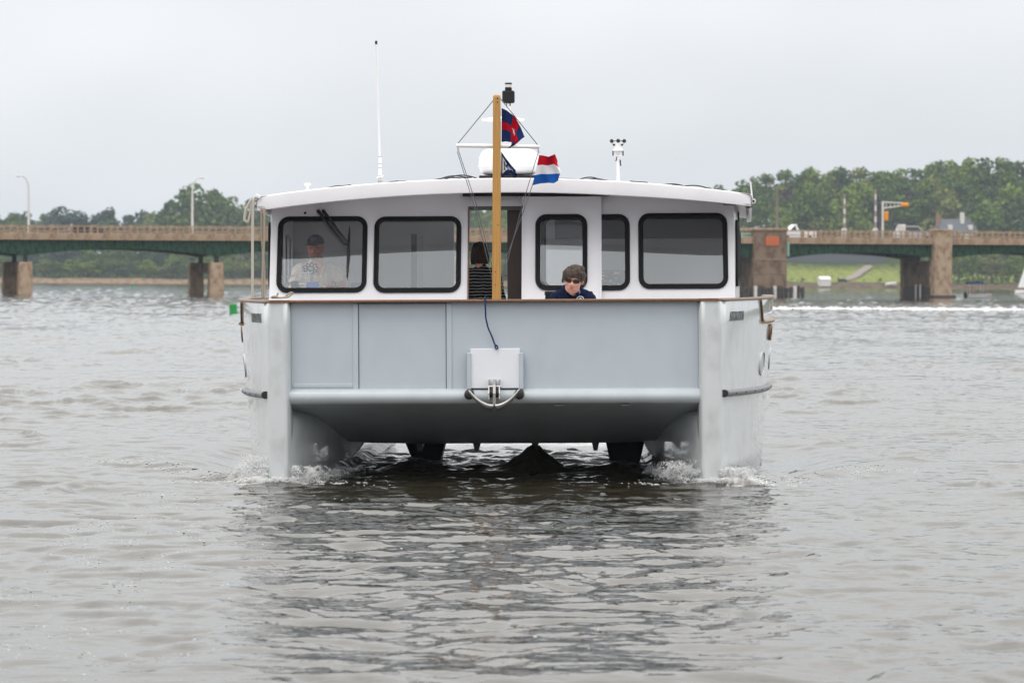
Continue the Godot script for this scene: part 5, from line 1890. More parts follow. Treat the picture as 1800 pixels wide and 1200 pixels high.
	tq.lathe([Vector2(0.0, -0.06), Vector2(0.036, -0.06), Vector2(0.036, -0.035), Vector2(0.028, -0.02), Vector2(0.028, 0.02), Vector2(0.036, 0.035), Vector2(0.036, 0.06), Vector2(0.0, 0.06)], 14, Transform3D(Basis(Vector3.BACK, PI / 2), Vector3(0.1, -0.02, 0.03)))
	part("collar", tq, mat("blue_plastic", lin(0.02, 0.09, 0.5), 0.4), tube)
	var orn := thing("dash_ornament", "black and cream spotted ornament on a rod before the steering person", "ornament", boat_xf * Transform3D(Basis(), Vector3(-1.93, 2.03, -2.62)))
	var rod := MB.new()
	rod.tube([Vector3(-0.3, -0.085, 0), Vector3(-0.2, -0.075, 0), Vector3(-0.12, -0.05, 0), Vector3(0.0, -0.045, 0)], 0.008, 6)
	rod.tube([Vector3(-0.02, -0.26, 0), Vector3(-0.02, -0.03, 0)], 0.006, 6)
	part("rod", rod, M.chrome, orn)
	var r3 := RandomNumberGenerator.new()
	r3.seed = 12
	for q in 9:
		var an2 := TAU * q / 9.0
		var at := Vector3(cos(an2) * 0.055, sin(an2) * 0.036, r3.randf_range(-0.02, 0.02))
		var pt := MB.new()
		pt.ball(at, Vector3(0.03, 0.018, 0.014), 6, 8, Basis(Vector3.BACK, an2 + 0.4))
		part("petal", pt, M.black_matt, orn)
		var sp := MB.new()
		sp.ball(at + Vector3(0, 0, 0.012), Vector3(0.012, 0.011, 0.005), 5, 8)
		part("spot", sp, M.rope_white, orn)
	var bx := thing("instrument_box", "small black instrument box on the helm shelf left of the wiper", "box", boat_xf * Transform3D(Basis(), Vector3(-1.7, 1.765, -2.55)))
	var ib := MB.new()
	ib.box(Vector3(0, 0.045, 0), Vector3(0.13, 0.09, 0.08), 0.008)
	part("case", ib, M.black_matt, bx)
	var iw := MB.new()
	iw.box(Vector3(0.035, 0.03, 0.041), Vector3(0.035, 0.02, 0.004))
	part("button_plate", iw, M.white_plastic, bx)
	var bx2 := thing("instrument_box", "grey slanted instrument box at the right end of the helm window", "box", boat_xf * Transform3D(Basis(), Vector3(-1.45, 1.765, -2.58)))
	var ic := MB.new()
	ic.box(Vector3(0, 0.06, 0), Vector3(0.14, 0.11, 0.07), 0.008, Basis(Vector3.RIGHT, -0.4))
	part("case", ic, M.slate, bx2)


# ---------------------------------------------------------------- spray at the bows
func drops(called: String, label: String, where: Array, mt: Material) -> void:
	var ball := MB.new()
	ball.ball(Vector3.ZERO, Vector3.ONE, 5, 7)
	var mm := MultiMesh.new()
	mm.transform_format = MultiMesh.TRANSFORM_3D
	mm.mesh = ball.mesh()
	mm.instance_count = where.size()
	for q in where.size():
		mm.set_instance_transform(q, where[q])
	var o := MultiMeshInstance3D.new()
	o.name = numbered(called)
	o.multimesh = mm
	o.material_override = mt
	add_child(o)
	stuff(o, label, "spray")


func build_spray() -> void:
	var r := RandomNumberGenerator.new()
	r.seed = 77
	var fling := func(at: Vector3, out: Array, jets: int, high: float, spread: Vector2, lean: Vector3) -> void:
		for j in jets:
			var an := r.randf_range(spread.x, spread.y)
			var vy := sqrt(2.0 * 9.8 * high * pow(r.randf(), 0.7))
			var v := Vector3(sin(an), 0, cos(an)) * r.randf_range(0.25, 1.1) + Vector3.UP * vy + lean
			var t1: float = 2.0 * vy / 9.8
			var from := at + Vector3(r.randf_range(-0.1, 0.1), 0, r.randf_range(-0.06, 0.06))
			var n := 20 + r.randi() % 46
			var t0 := r.randf_range(0.0, t1 * 0.5)
			var big := r.randf_range(0.5, 1.0)
			for q in n:
				var t := t0 + (t1 - t0) * q / n * r.randf_range(0.55, 1.0)
				var p := from + v * t + Vector3.DOWN * 4.9 * t * t
				p += Vector3(r.randfn() * 0.012, r.randfn() * 0.01, r.randfn() * 0.012) * (0.5 + 2.0 * t)
				if p.y < -0.01:
					continue
				var s := r.randf_range(0.0018, 0.0062) * big * (1.25 - 0.6 * q / n)
				out.append(boat_xf * Transform3D(Basis.from_euler(Vector3(r.randf() * 3, r.randf() * 3, 0)) * Basis.from_scale(Vector3(s, s * r.randf_range(0.8, 1.9), s)), p))
	for s in [-1.0, 1.0]:
		var out := []
		fling.call(Vector3(2.0 * s, 0.02, 0.06), out, 60 if s < 0 else 40, 0.07 if s < 0 else 0.045, Vector2(-1.9, 1.9), Vector3(0.1 * s, 0, 0))
		fling.call(Vector3((2.0 + 0.14) * s, 0.02, -0.1), out, 70, 0.27 if s < 0 else 0.13, Vector2(0.2, 1.9) if s > 0 else Vector2(-1.9, -0.2), Vector3(0, 0, -0.1))
		fling.call(Vector3((2.0 - 0.16) * s, 0.02, -0.15), out, 60, 0.17 if s < 0 else 0.2, Vector2(0.2, 2.2) if s < 0 else Vector2(-2.2, -0.2), Vector3(0, 0, -0.1))
		for u in [0.5, 0.9, 1.4]:
			fling.call(Vector3(s * (outer(u, 0.0) + 0.05), 0.02, -u), out, 30, 0.07, Vector2(0.5, 2.2) if s > 0 else Vector2(-2.2, -0.5), Vector3.ZERO)
			fling.call(Vector3(s * (inner(u) - 0.06), 0.02, -u), out, 26, 0.08, Vector2(0.5, 2.2) if s < 0 else Vector2(-2.2, -0.5), Vector3.ZERO)
		# froth lying on the water round the stem
		for q in 3600:
			var an := r.randf_range(1.2, 5.1)
			var d := absf(r.randfn()) * 0.26 + 0.06
			var p := Vector3(2.0 * s + sin(an) * d * 1.5, 0, -0.12 + cos(an) * d * 1.1)
			var wp := boat_xf * p
			var hh := river(wp.x, wp.z, 0.05)
			if wn.get_noise_2d(wp.x * 4.0, wp.z * 4.0) < 0.1:
				continue
			var k := r.randf_range(0.002, 0.007)
			wp.y = hh.x + k * 0.2
			out.append(Transform3D(Basis.from_scale(Vector3(k * 1.6, k * 0.7, k * 1.3)), wp))
		# ragged films of water that climb the stem
		var film := MB.new()
		for e in [[-1.0, 0.0], [1.0, 0.0], [-1.0, 0.5], [1.0, 0.5]]:
			var rows := []
			for a in 26:
				var t := a / 25.0
				var rag := 0.55 + 0.75 * absf(wn.get_noise_2d(t * 6.0 + 20.0 * e[0] + 7.0 * s, e[1] * 9.0)) + 0.35 * wn.get_noise_2d(t * 17.0, 3.0 + e[0] + s)
				var tall: float = (0.13 if s < 0 else 0.07) * rag * sin(PI * clampf(0.06 + t * 0.9, 0.0, 1.0))
				var u = -0.09 + t * (0.75 + e[1] * 0.5)
				var base: float = 0.1 + 0.1 * clampf(u * 3.0, -0.6, 1.0) + 0.3 * t * t + e[1] * 0.14
				var row := []
				for b in 9:
					var v := b / 8.0
					row.append(boat_xf * Vector3(2.0 * s + e[0] * (base + 0.09 * v * v + 0.03 * wn.get_noise_2d(t * 9.0, v * 4.0)), -0.02 + tall * v * (1.0 - 0.22 * v) * 1.3, -u + 0.05 * v * (1.0 - t)))
				rows.append(row)
			film.grid(rows)
		var fo := part("bow_wave_film", film, M.water_film, self)
		stuff(fo, "thin sheets of water curling off the %s bow" % ("left" if s < 0 else "right"), "bow wave")
		drops("bow_spray", "white spray thrown up by the %s bow" % ("left" if s < 0 else "right"), out, M.spray_drop)
	# froth streaks that drift away from the hulls and lie in the wake
	var out2 := []
	for q in 2600:
		var s := -1.0 if r.randf() < 0.5 else 1.0
		var u := pow(r.randf(), 1.6) * 3.6
		var side := 2.25 + 0.46 * u + r.randfn() * (0.1 + 0.06 * u)
		var wp := boat_xf * Vector3(s * side, 0, -u + 0.2)
		if wn.get_noise_2d(wp.x * 3.0, wp.z * 2.0) < 0.12 - 0.05 * u:
			continue
		var k := r.randf_range(0.002, 0.006)
		wp.y = river(wp.x, wp.z, 0.05).x + k * 0.2
		out2.append(Transform3D(Basis.from_scale(Vector3(k * 2.2, k * 0.6, k * 1.6)), wp))
	drops("bow_wave_froth", "white froth flecks trailing along the bow waves", out2, M.foam)
	# froth flecks drifting on the near water, left
	var out3 := []
	for q in 26000:
		var wp := Vector3(r.randf_range(-5.0, 0.5), 0, -r.randf_range(15.0, 29.0))
		var near := exp(-pow((wp.x + 2.6 + 0.12 * sin(wp.z)) / 0.75, 2.0)) + 0.04
		if r.randf() > near * 0.9 or wn.get_noise_2d(wp.x * 1.3 + 4.0, wp.z * 0.8) + 0.5 * wn.get_noise_2d(wp.x * 5.0, wp.z * 4.0) < 0.14:
			continue
		var k := 0.0013 / (0.3 + r.randf())
		wp.y = river(wp.x, wp.z, 0.05).x + k * 0.15
		out3.append(Transform3D(Basis.from_scale(Vector3(k * 2.4, k * 0.5, k * 1.8)), wp))
	drops("drifting_froth", "tiny white froth flecks drifting on the near water, left", out3, M.foam)
	# the wash of another boat, far right
	var wash := MB.new()
	var rows := []
	for q in 700:
		var x := 8.0 + 52.0 * q / 699.0
		var row := []
		var hgt := 0.13 + 0.08 * wn.get_noise_2d(x * 0.8, 3.0) + 0.13 * wn.get_noise_2d(x * 5.0, 9.0)
		var z := -224.0 - 0.12 * (x - 20.0) + 0.5 * wn.get_noise_2d(x * 0.2, 60.0)
		for e in [[-1.6, -0.2], [-0.9, 0.35], [-0.35, 0.85], [0.0, 1.0], [0.4, 0.7], [1.0, 0.3], [1.8, -0.2]]:
			row.append(Vector3(x, maxf(-0.05, 0.07 + hgt * e[1] + 0.07 * wn.get_noise_2d(x * 9.0, e[0] * 5.0)), z - e[0]))
		rows.append(row)
	wash.grid(rows)
	var o := part("boat_wash", wash, M.foam, self)
	stuff(o, "long white line of wash across the river on the right", "wash")


# ---------------------------------------------------------------- banks and trees
const SKYLINE := [Vector2(-400, 27), Vector2(-190, 26), Vector2(-183, 27.5), Vector2(-175, 25.4), Vector2(-164, 26.3), Vector2(-158, 26), Vector2(-147, 28), Vector2(-138, 24.6), Vector2(-133, 28), Vector2(-124, 36), Vector2(-117, 32.3), Vector2(-110, 27), Vector2(-101, 31), Vector2(-93, 27.5), Vector2(-60, 28), Vector2(-25, 31), Vector2(10, 31), Vector2(60, 31), Vector2(71, 32.5), Vector2(81, 35), Vector2(92, 36), Vector2(101, 39.5), Vector2(110, 39.5), Vector2(121, 40), Vector2(136, 38), Vector2(147, 40), Vector2(165, 42.5), Vector2(420, 44)]


func skyline(x: float) -> float:
	for q in SKYLINE.size() - 1:
		if x <= SKYLINE[q + 1].x:
			return lerpf(SKYLINE[q].y, SKYLINE[q + 1].y, clampf((x - SKYLINE[q].x) / (SKYLINE[q + 1].x - SKYLINE[q].x), 0.0, 1.0))
	return 42.0


func shore(x: float) -> float:
	return -1200.0 + 150.0 * smoothstep(-60.0, 80.0, x)


func ground(x: float, s: float) -> float:
	var right := smoothstep(20.0, 90.0, x)
	var h := 2.0 * smoothstep(0.0, 9.0, s) - 0.6 * smoothstep(2.0, -10.0, s)
	h += lerpf(10.0, 21.0, right) * smoothstep(8.0, lerpf(90.0, 150.0, right), s)
	return h + 0.5 * wn.get_noise_2d(x * 0.05, s * 0.05) * clampf(s / 10.0, 0.0, 1.0)


func build_banks() -> void:
	var mb := MB.new()
	var rows := []
	var ss := [-12.0, -2.0, 0.0, 2.0, 4.0, 6.0, 9.0, 13.0, 18.0, 25.0, 34.0, 45.0, 60.0, 80.0, 105.0, 135.0, 170.0, 230.0, 400.0, 700.0]
	for q in 181:
		var x := -520.0 + 1140.0 * q / 180.0
		var row := []
		for s in ss:
			row.append(Vector3(x, ground(x, s), shore(x) - s))
		rows.append(row)
	mb.grid(rows)
	for q in mb.v.size():
		var p := mb.v[q]
		var s := shore(p.x) - p.z
		var c := Color(0.05, 0.075, 0.028)
		var lawn := smoothstep(82.0, 90.0, p.x) * smoothstep(210.0, 170.0, p.x)
		c = c.lerp(Color(0.2, 0.235, 0.06), lawn * smoothstep(9.0, 14.0, s) * smoothstep(62.0, 45.0, s))
		var sand := Color(0.24, 0.17, 0.115).lerp(Color(0.12, 0.09, 0.06), smoothstep(20.0, 60.0, p.x))
		mb.c[q] = sand.lerp(c, smoothstep(6.0, 10.0, s))
	struct("river_bank", mb, M.land)
	build_trees()
	# a dark wall along the slope and a footpath
	var wl := thing("retaining_wall", "long dark retaining wall on the grassy slope seen under the bridge", "wall")
	var wm := MB.new()
	var wr := []
	for q in 13:
		var x := 84.0 + 44.0 * q / 12.0
		var z := shore(x) - 62.0
		var top := 13.0 - 0.045 * (x - 84.0)
		wr.append([Vector3(x, 5.0, z + 0.5), Vector3(x, top, z + 0.5), Vector3(x, top, z - 0.5), Vector3(x, 5.0, z - 0.5)])
	wm.grid(wr, false, true)
	part("wall_face", wm, M.slate, wl)
	var cp := MB.new()
	for q in 12:
		var x := 85.8 + 44.0 * q / 12.0
		cp.box(Vector3(x, 13.1 - 0.045 * (x - 84.0), shore(x) - 62.0), Vector3(3.7, 0.25, 1.3), 0.03)
	part("coping", cp, M.tar_dark, wl)
	var pm := MB.new()
	var pr := []
	for q in 15:
		var t := q / 14.0
		var x := 108.0 + 13.0 * t
		var s := 12.0 + 40.0 * t
		pr.append([Vector3(x - 1.4, ground(x, s) + 0.9, shore(x) - s), Vector3(x + 1.4, ground(x, s) + 0.9, shore(x) - s), Vector3(x + 1.4, ground(x, s) - 0.5, shore(x) - s), Vector3(x - 1.4, ground(x, s) - 0.5, shore(x) - s)])
	pm.grid(pr, false, true)
	struct("path", pm, M.lamp_pole_brown)


func crown_mesh(sd: int, conic: float) -> ArrayMesh:
	var r := RandomNumberGenerator.new()
	r.seed = sd
	var mb := MB.new()
	var lobes := []
	var n := 15 + r.randi() % 6
	for q in n:
		var t := r.randf()
		var y := lerpf(4.0, 13.2, t)
		var wide := 4.4 * sqrt(maxf(0.08, 1.0 - pow(absf(t - 0.36) / 0.68, 2.0))) * lerpf(1.0, 1.3 - t, conic)
		var an := r.randf() * TAU
		var d := wide * sqrt(r.randf()) * 0.85
		lobes.append([Vector3(cos(an) * d, y, sin(an) * d), r.randf_range(1.2, 2.9) * lerpf(1.0, 0.75, t), r.randf_range(0.78, 1.2)])
	lobes.append([Vector3(0, 9.0, 0), 3.0, 0.95])
	lobes.append([Vector3(0, 6.0, 0), 3.4, 0.9])
	lobes.append([Vector3(r.randfn() * 0.5, 13.2, r.randfn() * 0.5), 1.6, 1.05])
	for l in lobes:
		var rad: float = l[1]
		for q in int(40.0 * rad * rad / 2.2):
			var d := Vector3(r.randfn(), r.randfn() * 0.9 + 0.15, r.randfn()).normalized()
			var p: Vector3 = l[0] + d * rad * Vector3(1, 0.82, 1) * r.randf_range(0.72, 1.06)
			var nn := (d + Vector3(r.randfn(), r.randfn(), r.randfn()) * 0.55).normalized()
			var a := nn.cross(Vector3(r.randfn(), r.randfn(), r.randfn())).normalized()
			var b := nn.cross(a)
			var s := r.randf_range(0.25, 0.55)
			var tone: float = l[2] * r.randf_range(0.72, 1.28)
			mb.tint = Color(tone * r.randf_range(0.92, 1.1), tone, tone * r.randf_range(0.85, 1.1))
			mb.tri(p - a * s - b * s * 0.5, p + a * s * 0.2 - b * s * 0.9 + nn * s * 0.2, p + a * s + b * s * 0.1)
			mb.tri(p - a * s - b * s * 0.5, p + a * s + b * s * 0.1, p - a * s * 0.1 + b * s + nn * s * 0.25)
	return mb.mesh()


func trunk_mesh(sd: int) -> ArrayMesh:
	var r := RandomNumberGenerator.new()
	r.seed = sd
	var mb := MB.new()
	mb.tube([Vector3(0, -1.5, 0), Vector3(0.05, 2.0, 0.1), Vector3(-0.1, 5.0, 0), Vector3(0.1, 9.0, 0.1), Vector3(0, 12.0, 0)], [0.42, 0.34, 0.28, 0.16, 0.05], 7)
	for q in 6:
		var an := TAU * q / 6.0 + r.randf()
		var y := r.randf_range(3.0, 7.5)
		mb.tube([Vector3(0, y, 0), Vector3(cos(an) * 1.6, y + 1.3, sin(an) * 1.6), Vector3(cos(an) * 3.0, y + 3.0, sin(an) * 3.0)], [0.14, 0.09, 0.03], 5)
	return mb.mesh()


# what a far thing is seen beside
func zone(x: float, z: float) -> String:
	var p := 900.0 - 5700.0 * x / z
	for q in [[0.0, "beyond the picture's left edge"], [52.0, "left of the leftmost street lamp"], [130.0, "right of the leftmost street lamp"], [200.0, "above the dark car on the left span"], [270.0, "midway between the two left street lamps"], [345.0, "beside the second street lamp from the left"], [440.0, "between the second street lamp and the boat"], [800.0, "behind the left half of the cabin"], [900.0, "seen through the cabin doorway"], [1290.0, "behind the right half of the cabin"], [1372.0, "between the cabin and the right street lamp"], [1440.0, "behind the white pickup"], [1490.0, "left of the first barrier arm"], [1550.0, "between the two barrier arms"], [1600.0, "behind the traffic signal arm"], [1645.0, "behind the silver car and pylon"], [1715.0, "around the grey roofed house"], [1760.0, "right of the grey roofed house"], [1800.0, "at the picture's right edge"]]:
		if p < q[0]:
			return q[1]
	return "beyond the picture's right edge"


func build_trees() -> void:
	var r := RandomNumberGenerator.new()
	r.seed = 29
	var crowns := []
	var trunks := []
	for q in 8:
		crowns.append(crown_mesh(100 + q, 0.3 if q < 6 else 0.5))
		trunks.append(trunk_mesh(200 + q))
	var kinds := ["leaf_mid", "leaf_bright", "leaf_deep", "leaf_olive", "leaf_purple", "leaf_blue"]
	var words := ["mid green", "bright green", "dark green", "olive green", "purple leaved", "bluish green"]
	var plant := func(x: float, s: float, top: float, width: float, kind: int, label: String, group: String) -> void:
		var gy := ground(x, s)
		var h := maxf(3.0, 1.9 + (top - 1.9) * (s - shore(x)) / -shore(x) - gy)
		width = maxf(width, h * 0.8)
		var v := r.randi() % 8
		var o := thing("broadleaf_tree" if group != "bushes along the waterline" else "waterside_bush", label, "tree" if group != "bushes along the waterline" else "bush", Transform3D(Basis(Vector3.UP, r.randf() * TAU) * Basis.from_scale(Vector3(width / 11.0, h / 14.2, width / 11.0)), Vector3(x, gy, shore(x) - s)), group)
		part("crown", crowns[v], M[kinds[kind]], o)
		part("trunk", trunks[v], M.bark, o)
	# trees that stand out
	plant.call(-124.5, 60.0, 36.5, 24.0, 0, "tallest broad green tree left of the lamp post, left bank", "")
	plant.call(-115.5, 62.0, 33.5, 20.0, 0, "second tallest green tree, right behind the left bank lamp post", "")
	plant.call(-134.0, 66.0, 30.0, 14.0, 2, "dark green tree leaning against the tallest tree's left side", "")
	plant.call(-101.0, 62.0, 31.2, 15.0, 2, "dark round tree left of the boat's roof corner", "")
	plant.call(-183.0, 110.0, 28.0, 17.0, 5, "dark bluish tree at the left edge of the picture", "")
	plant.call(-166.0, 120.0, 27.6, 10.0, 5, "small dark bluish crown right of the leftmost lamp post", "")
	plant.call(-130.0, 12.0, 6.8, 9.0, 3, "yellowish bush on the sandy shore under the left span", "")
	plant.call(128.0, 95.0, 28.0, 11.0, 4, "purple leaved tree behind the traffic signal, left of the pair", "")
	plant.call(140.0, 100.0, 31.5, 14.0, 4, "larger purple leaved tree above the grey roofed house", "")
	plant.call(92.5, 70.0, 26.0, 13.0, 1, "bright green tree beside the right bank lamp post", "")
	plant.call(107.0, 80.0, 23.0, 15.0, 3, "olive green tree above the white car on the bridge", "")
	plant.call(171.0, 80.0, 31.0, 28.0, 3, "wide olive green willow like tree at the right edge", "")
	plant.call(98.0, 110.0, 32.0, 9.0, 4, "slim purple brown tree between the first two barrier arms", "")
	var rank := -1
	for row in [[14.0, 0.34, 6.0], [34.0, 0.56, 8.0], [58.0, 0.74, 9.0], [84.0, 0.86, 9.5], [112.0, 0.94, 8.5], [145.0, 1.0, 6.5]]:
		var x := -235.0
		rank += 1
		while x < 330.0:
			x += row[2] * r.randf_range(0.65, 1.1)
			var xx := x + r.randf_range(-1.5, 1.5)
			if xx > 80.0 and xx < 132.0 and row[0] < 62.0:
				continue
			if xx > 134.0 and xx < 158.0 and row[0] < 60.0 and row[0] > 20.0:
				continue
			if xx > 131.0 and xx < 180.0 and row[0] < 50.0 and r.randf() < 0.55:
				continue
			if xx > -84.0 and xx < 62.0 and (xx < -28.0 or xx > 12.0) and r.randf() < 0.6:
				continue
			var seen: float = 900.0 - 5700.0 * xx / (shore(xx) - row[0])
			if seen < -90.0 or seen > 1950.0:
				continue
			var top: float = skyline(xx) * row[1] * r.randf_range(0.9, 1.0)
			if row[0] > 120.0:
				top = skyline(xx) * r.randf_range(0.955, 1.0)
			var kind: int = [0, 0, 2, 2, 1, 3, 0][r.randi() % 7] if xx > -150.0 else [5, 2, 5, 0][r.randi() % 4]
			if row[0] < 20.0:
				kind = [0, 2, 3, 1][r.randi() % 4]
			var bank := "left bank" if xx < 0.0 else "right bank hill"
			var low: bool = row[0] < 20.0
			plant.call(xx, row[0] + r.randf_range(-9.0, 9.0) * (0.3 if low else 1.0), maxf(top, 5.5), maxf(row[2], 8.5 if row[0] > 20.0 else 6.0) * r.randf_range(1.15, 2.1), kind,
				"%s %s %s, %s" % [words[kind], "bush" if low else "tree", ["at the water's edge", "behind the waterside bushes", "halfway up the bank", "higher up the bank", "just below the skyline", "on the skyline"][rank], zone(xx, shore(xx) - row[0])],
				"bushes along the waterline" if low else "trees crowding the %s" % bank)
	# low cover between the trunks
	var mb := MB.new()
	for q in 5200:
		var x := r.randf_range(-235.0, 330.0)
		var s := r.randf_range(9.0, 60.0)
		if x > 82.0 and x < 130.0:
			if s > 16.0 or r.randf() < 0.7:
				continue
		var p := Vector3(x, ground(x, s) + r.randf_range(0.0, 1.2), shore(x) - s)
		var tone := r.randf_range(0.6, 1.4)
		mb.tint = Color(tone, tone, tone)
		for e in 3:
			var a := Vector3(r.randfn(), r.randfn(), r.randfn()).normalized() * r.randf_range(0.5, 1.1)
			var b := Vector3(r.randfn(), r.randfn(), r.randfn()).normalized() * r.randf_range(0.5, 1.1)
			mb.tri(p + a, p + b, p - a * 0.6 - b * 0.4)
	var o := part("undergrowth", mb, M.leaf_mid, self)
	stuff(o, "low green undergrowth along both banks", "undergrowth")


# ---------------------------------------------------------------- bridge
var bridge_xf: Transform3D


func build_bridge() -> void:
	bridge_xf = Transform3D(Basis(Vector3.UP, deg_to_rad(16.0)) * Basis(Vector3.BACK, 0.0041), Vector3(0, 0, -395.0))
	var br := thing("road_bridge", "long road bridge with green steel girders on tan concrete piers", "bridge", bridge_xf)
	# roadway slab and edge beams
	var dk := MB.new()
	dk.box(Vector3(5, 6.85, -6.5), Vector3(230, 0.3, 12.4))
	part("roadway", dk, M.asphalt, br)
	for z in [-0.25, -12.75]:
		var eb := MB.new()
		eb.box(Vector3(5, 7.0, z), Vector3(230, 0.78, 0.5), 0.04)
		eb.box(Vector3(5, 6.62, z + (0.02 if z > -5.0 else -0.02)), Vector3(230, 0.12, 0.62), 0.02)
		part("edge_beam", eb, M.concrete_tan, br)
	# parapet: posts and three rails
	for y in [7.66, 8.2]:
		var rl := MB.new()
		rl.box(Vector3(5, y, -0.28), Vector3(230, 0.08 if y < 8.0 else 0.13, 0.14), 0.02)
		part("parapet_rail", rl, M.concrete_tan, br)
	for y in [7.75, 8.2]:
		var rl := MB.new()
		rl.box(Vector3(5, y, -12.75), Vector3(230, 0.16, 0.16), 0.02)
		part("parapet_rail", rl, M.concrete_tan, br)
	var post := MB.new()
	post.box(Vector3(0, 7.82, 0), Vector3(0.4, 0.92, 0.4), 0.03)
	var big := post.mesh()
	var mid := MB.new()
	mid.box(Vector3(0, 7.78, 0), Vector3(0.16, 0.8, 0.16), 0.02)
	var small := mid.mesh()
	var x := -82.0
	while x < 88.0:
		if x < -26.0 or (x > -14.0 and x < 6.0) or x > 35.9:
			if absf(x - 56.6) > 1.5:
				part("parapet_post", big, M.concrete_pale, br, Transform3D(Basis(), Vector3(x, 0, -0.27)))
			part("baluster", small, M.teak_pale, br, Transform3D(Basis(), Vector3(x + 0.78, 0, -0.28)))
			part("baluster", small, M.concrete_tan, br, Transform3D(Basis(), Vector3(x + 1.56, 0, -0.28)))
		x += 2.35
	# haunched girders
	var stops := [-82.3, -59.3, -36.4, -13.5, 9.5, 31.4]
	var spans := []
	for q in stops.size() - 1:
		spans.append([stops[q], stops[q + 1]])
	spans.append([35.5, 56.6])
	spans.append([56.6, 79.6])
	spans.append([79.6, 102.0])
	for sp in spans:
		for z in [-0.55, -12.3]:
			var g := MB.new()
			var pl := PackedVector2Array()
			var n := 20
			for q in n + 1:
				var t := float(q) / n
				var d := pow(sin(PI * t), 0.8)
				pl.append(Vector2(lerpf(sp[0], sp[1], t), 4.72 + 0.85 * d))
			pl.append(Vector2(sp[1], 6.58))
			pl.append(Vector2(sp[0], 6.58))
			g.prism(pl, func(p: Vector2, e: float) -> Vector3: return Vector3(p.x, p.y, z - 0.06 * e))
			var rows := []
			for q in n + 1:
				var p := pl[q]
				rows.append([Vector3(p.x, p.y - 0.05, z + 0.16), Vector3(p.x, p.y + 0.04, z + 0.16), Vector3(p.x, p.y + 0.04, z - 0.25), Vector3(p.x, p.y - 0.05, z - 0.25)])
			g.grid(rows, false, true)
			var gd := part("girder", g, M.girder_green, br)
			if z > -5.0:
				var m: int = int((sp[1] - sp[0]) / 1.65)
				for q in range(1, m):
					var t := float(q) / m
					var xx := lerpf(sp[0], sp[1], t)
					var lo := 4.77 + 0.85 * pow(sin(PI * t), 0.8)
					var st := MB.new()
					st.box(Vector3(xx, (lo + 6.54) / 2, z + 0.06), Vector3(0.09, 6.52 - lo, 0.14))
					part("stiffener", st, M.girder_green, gd)
		var sf := MB.new()
		sf.box(Vector3((sp[0] + sp[1]) / 2, 6.0, -5.4), Vector3(sp[1] - sp[0] - 0.4, 0.2, 9.2))
		part("floor_system", sf, M.concrete_tan, br)
	# two-legged piers
	for px in [-82.3, -59.1, -36.4, -13.5, 9.5, 79.6]:
		var pier := Node3D.new()
		pier.name = "pier"
		br.add_child(pier, true)
		for z in [-1.3, -11.6]:
			var c := MB.new()
			var rows := []
			for e in [[-1.5, 0.9, 0.95], [0.4, 0.87, 0.9], [2.6, 0.83, 0.84], [3.6, 0.8, 0.82], [3.95, 0.76, 0.76], [4.0, 0.7, 0.7]]:
				var row := []
				for q in rounded(-e[1], -e[2], e[1], e[2], 0.16, 2):
					row.append(Vector3(px + q.x - (0.5 if z < -5.0 else 0.0), e[0], z + q.y))
				rows.append(row)
			c.grid(rows, false, true)
			var rr: Array = rows[5]
			for q in range(1, rr.size() - 1):
				c.tri(rr[0], rr[q], rr[q + 1])
			part("column", c, M.concrete_pale if z > -5.0 else M.concrete_tan, pier)
			var ft := MB.new()
			ft.box(Vector3(px - (0.5 if z < -5.0 else 0.0), -0.05, z), Vector3(2.2, 0.5, 2.3), 0.1)
			part("footing", ft, M.tar_dark, pier)
			var be := MB.new()
			be.box(Vector3(px, 4.35, z + 0.5), Vector3(0.5, 0.85, 0.5), 0.03)
			part("bearing", be, M.tar_dark, pier)
		var cb := MB.new()
		cb.box(Vector3(px, 3.35, -6.4), Vector3(1.3, 1.15, 8.7), 0.05)
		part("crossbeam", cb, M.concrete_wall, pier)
	# tall pier of the lifting span
	var tw := MB.new()
	tw.box(Vector3(33.4, 3.6, -5.4), Vector3(4.4, 9.8, 11.4), 0.12)
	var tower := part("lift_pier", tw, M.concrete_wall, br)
	var co := MB.new()
	co.box(Vector3(33.4, 8.35, -5.4), Vector3(4.7, 0.35, 11.7), 0.06)
	co.box(Vector3(33.4, 4.6, 0.32), Vector3(4.44, 0.1, 0.08))
	co.box(Vector3(33.4, 2.9, 0.32), Vector3(4.44, 0.06, 0.06))
	part("coping", co, M.concrete_tan, tower)
	var sd := MB.new()
	sd.box(Vector3(30.6, 7.4, -5.4), Vector3(1.1, 1.0, 10.2), 0.05)
	sd.box(Vector3(35.75, 5.9, 0.1), Vector3(0.3, 1.8, 0.5), 0.03)
	part("lift_bracket", sd, M.girder_pale, tower)
	for q in 16:
		var f := MB.new()
		f.tube([Vector3(29.6 + 0.52 * q, -1.5, 1.0 + 0.12 * sin(q * 2.1)), Vector3(29.6 + 0.52 * q, 1.2 + 0.14 * sin(q * 5.0), 1.0 + 0.12 * sin(q * 2.1))], 0.24, 8)
		part("fender_pile", f, M.fender_timber if q % 5 != 3 else M.lamp_pole, br)
	var wl := MB.new()
	wl.box(Vector3(33.5, 0.75, 0.72), Vector3(8.2, 0.3, 0.25), 0.03)
	part("fender_waler", wl, M.fender_timber, br)
	# the pylon pier on the right
	var py := MB.new()
	py.box(Vector3(56.6, 3.7, -0.35), Vector3(2.4, 9.5, 1.9), 0.1)
	py.box(Vector3(56.6, 8.4, -0.35), Vector3(2.6, 0.2, 2.1), 0.05)
	var pyl := part("pylon", py, M.concrete_pale, br)
	var pw := MB.new()
	pw.box(Vector3(56.4, 1.9, -5.4), Vector3(1.6, 5.2, 8.2), 0.05)
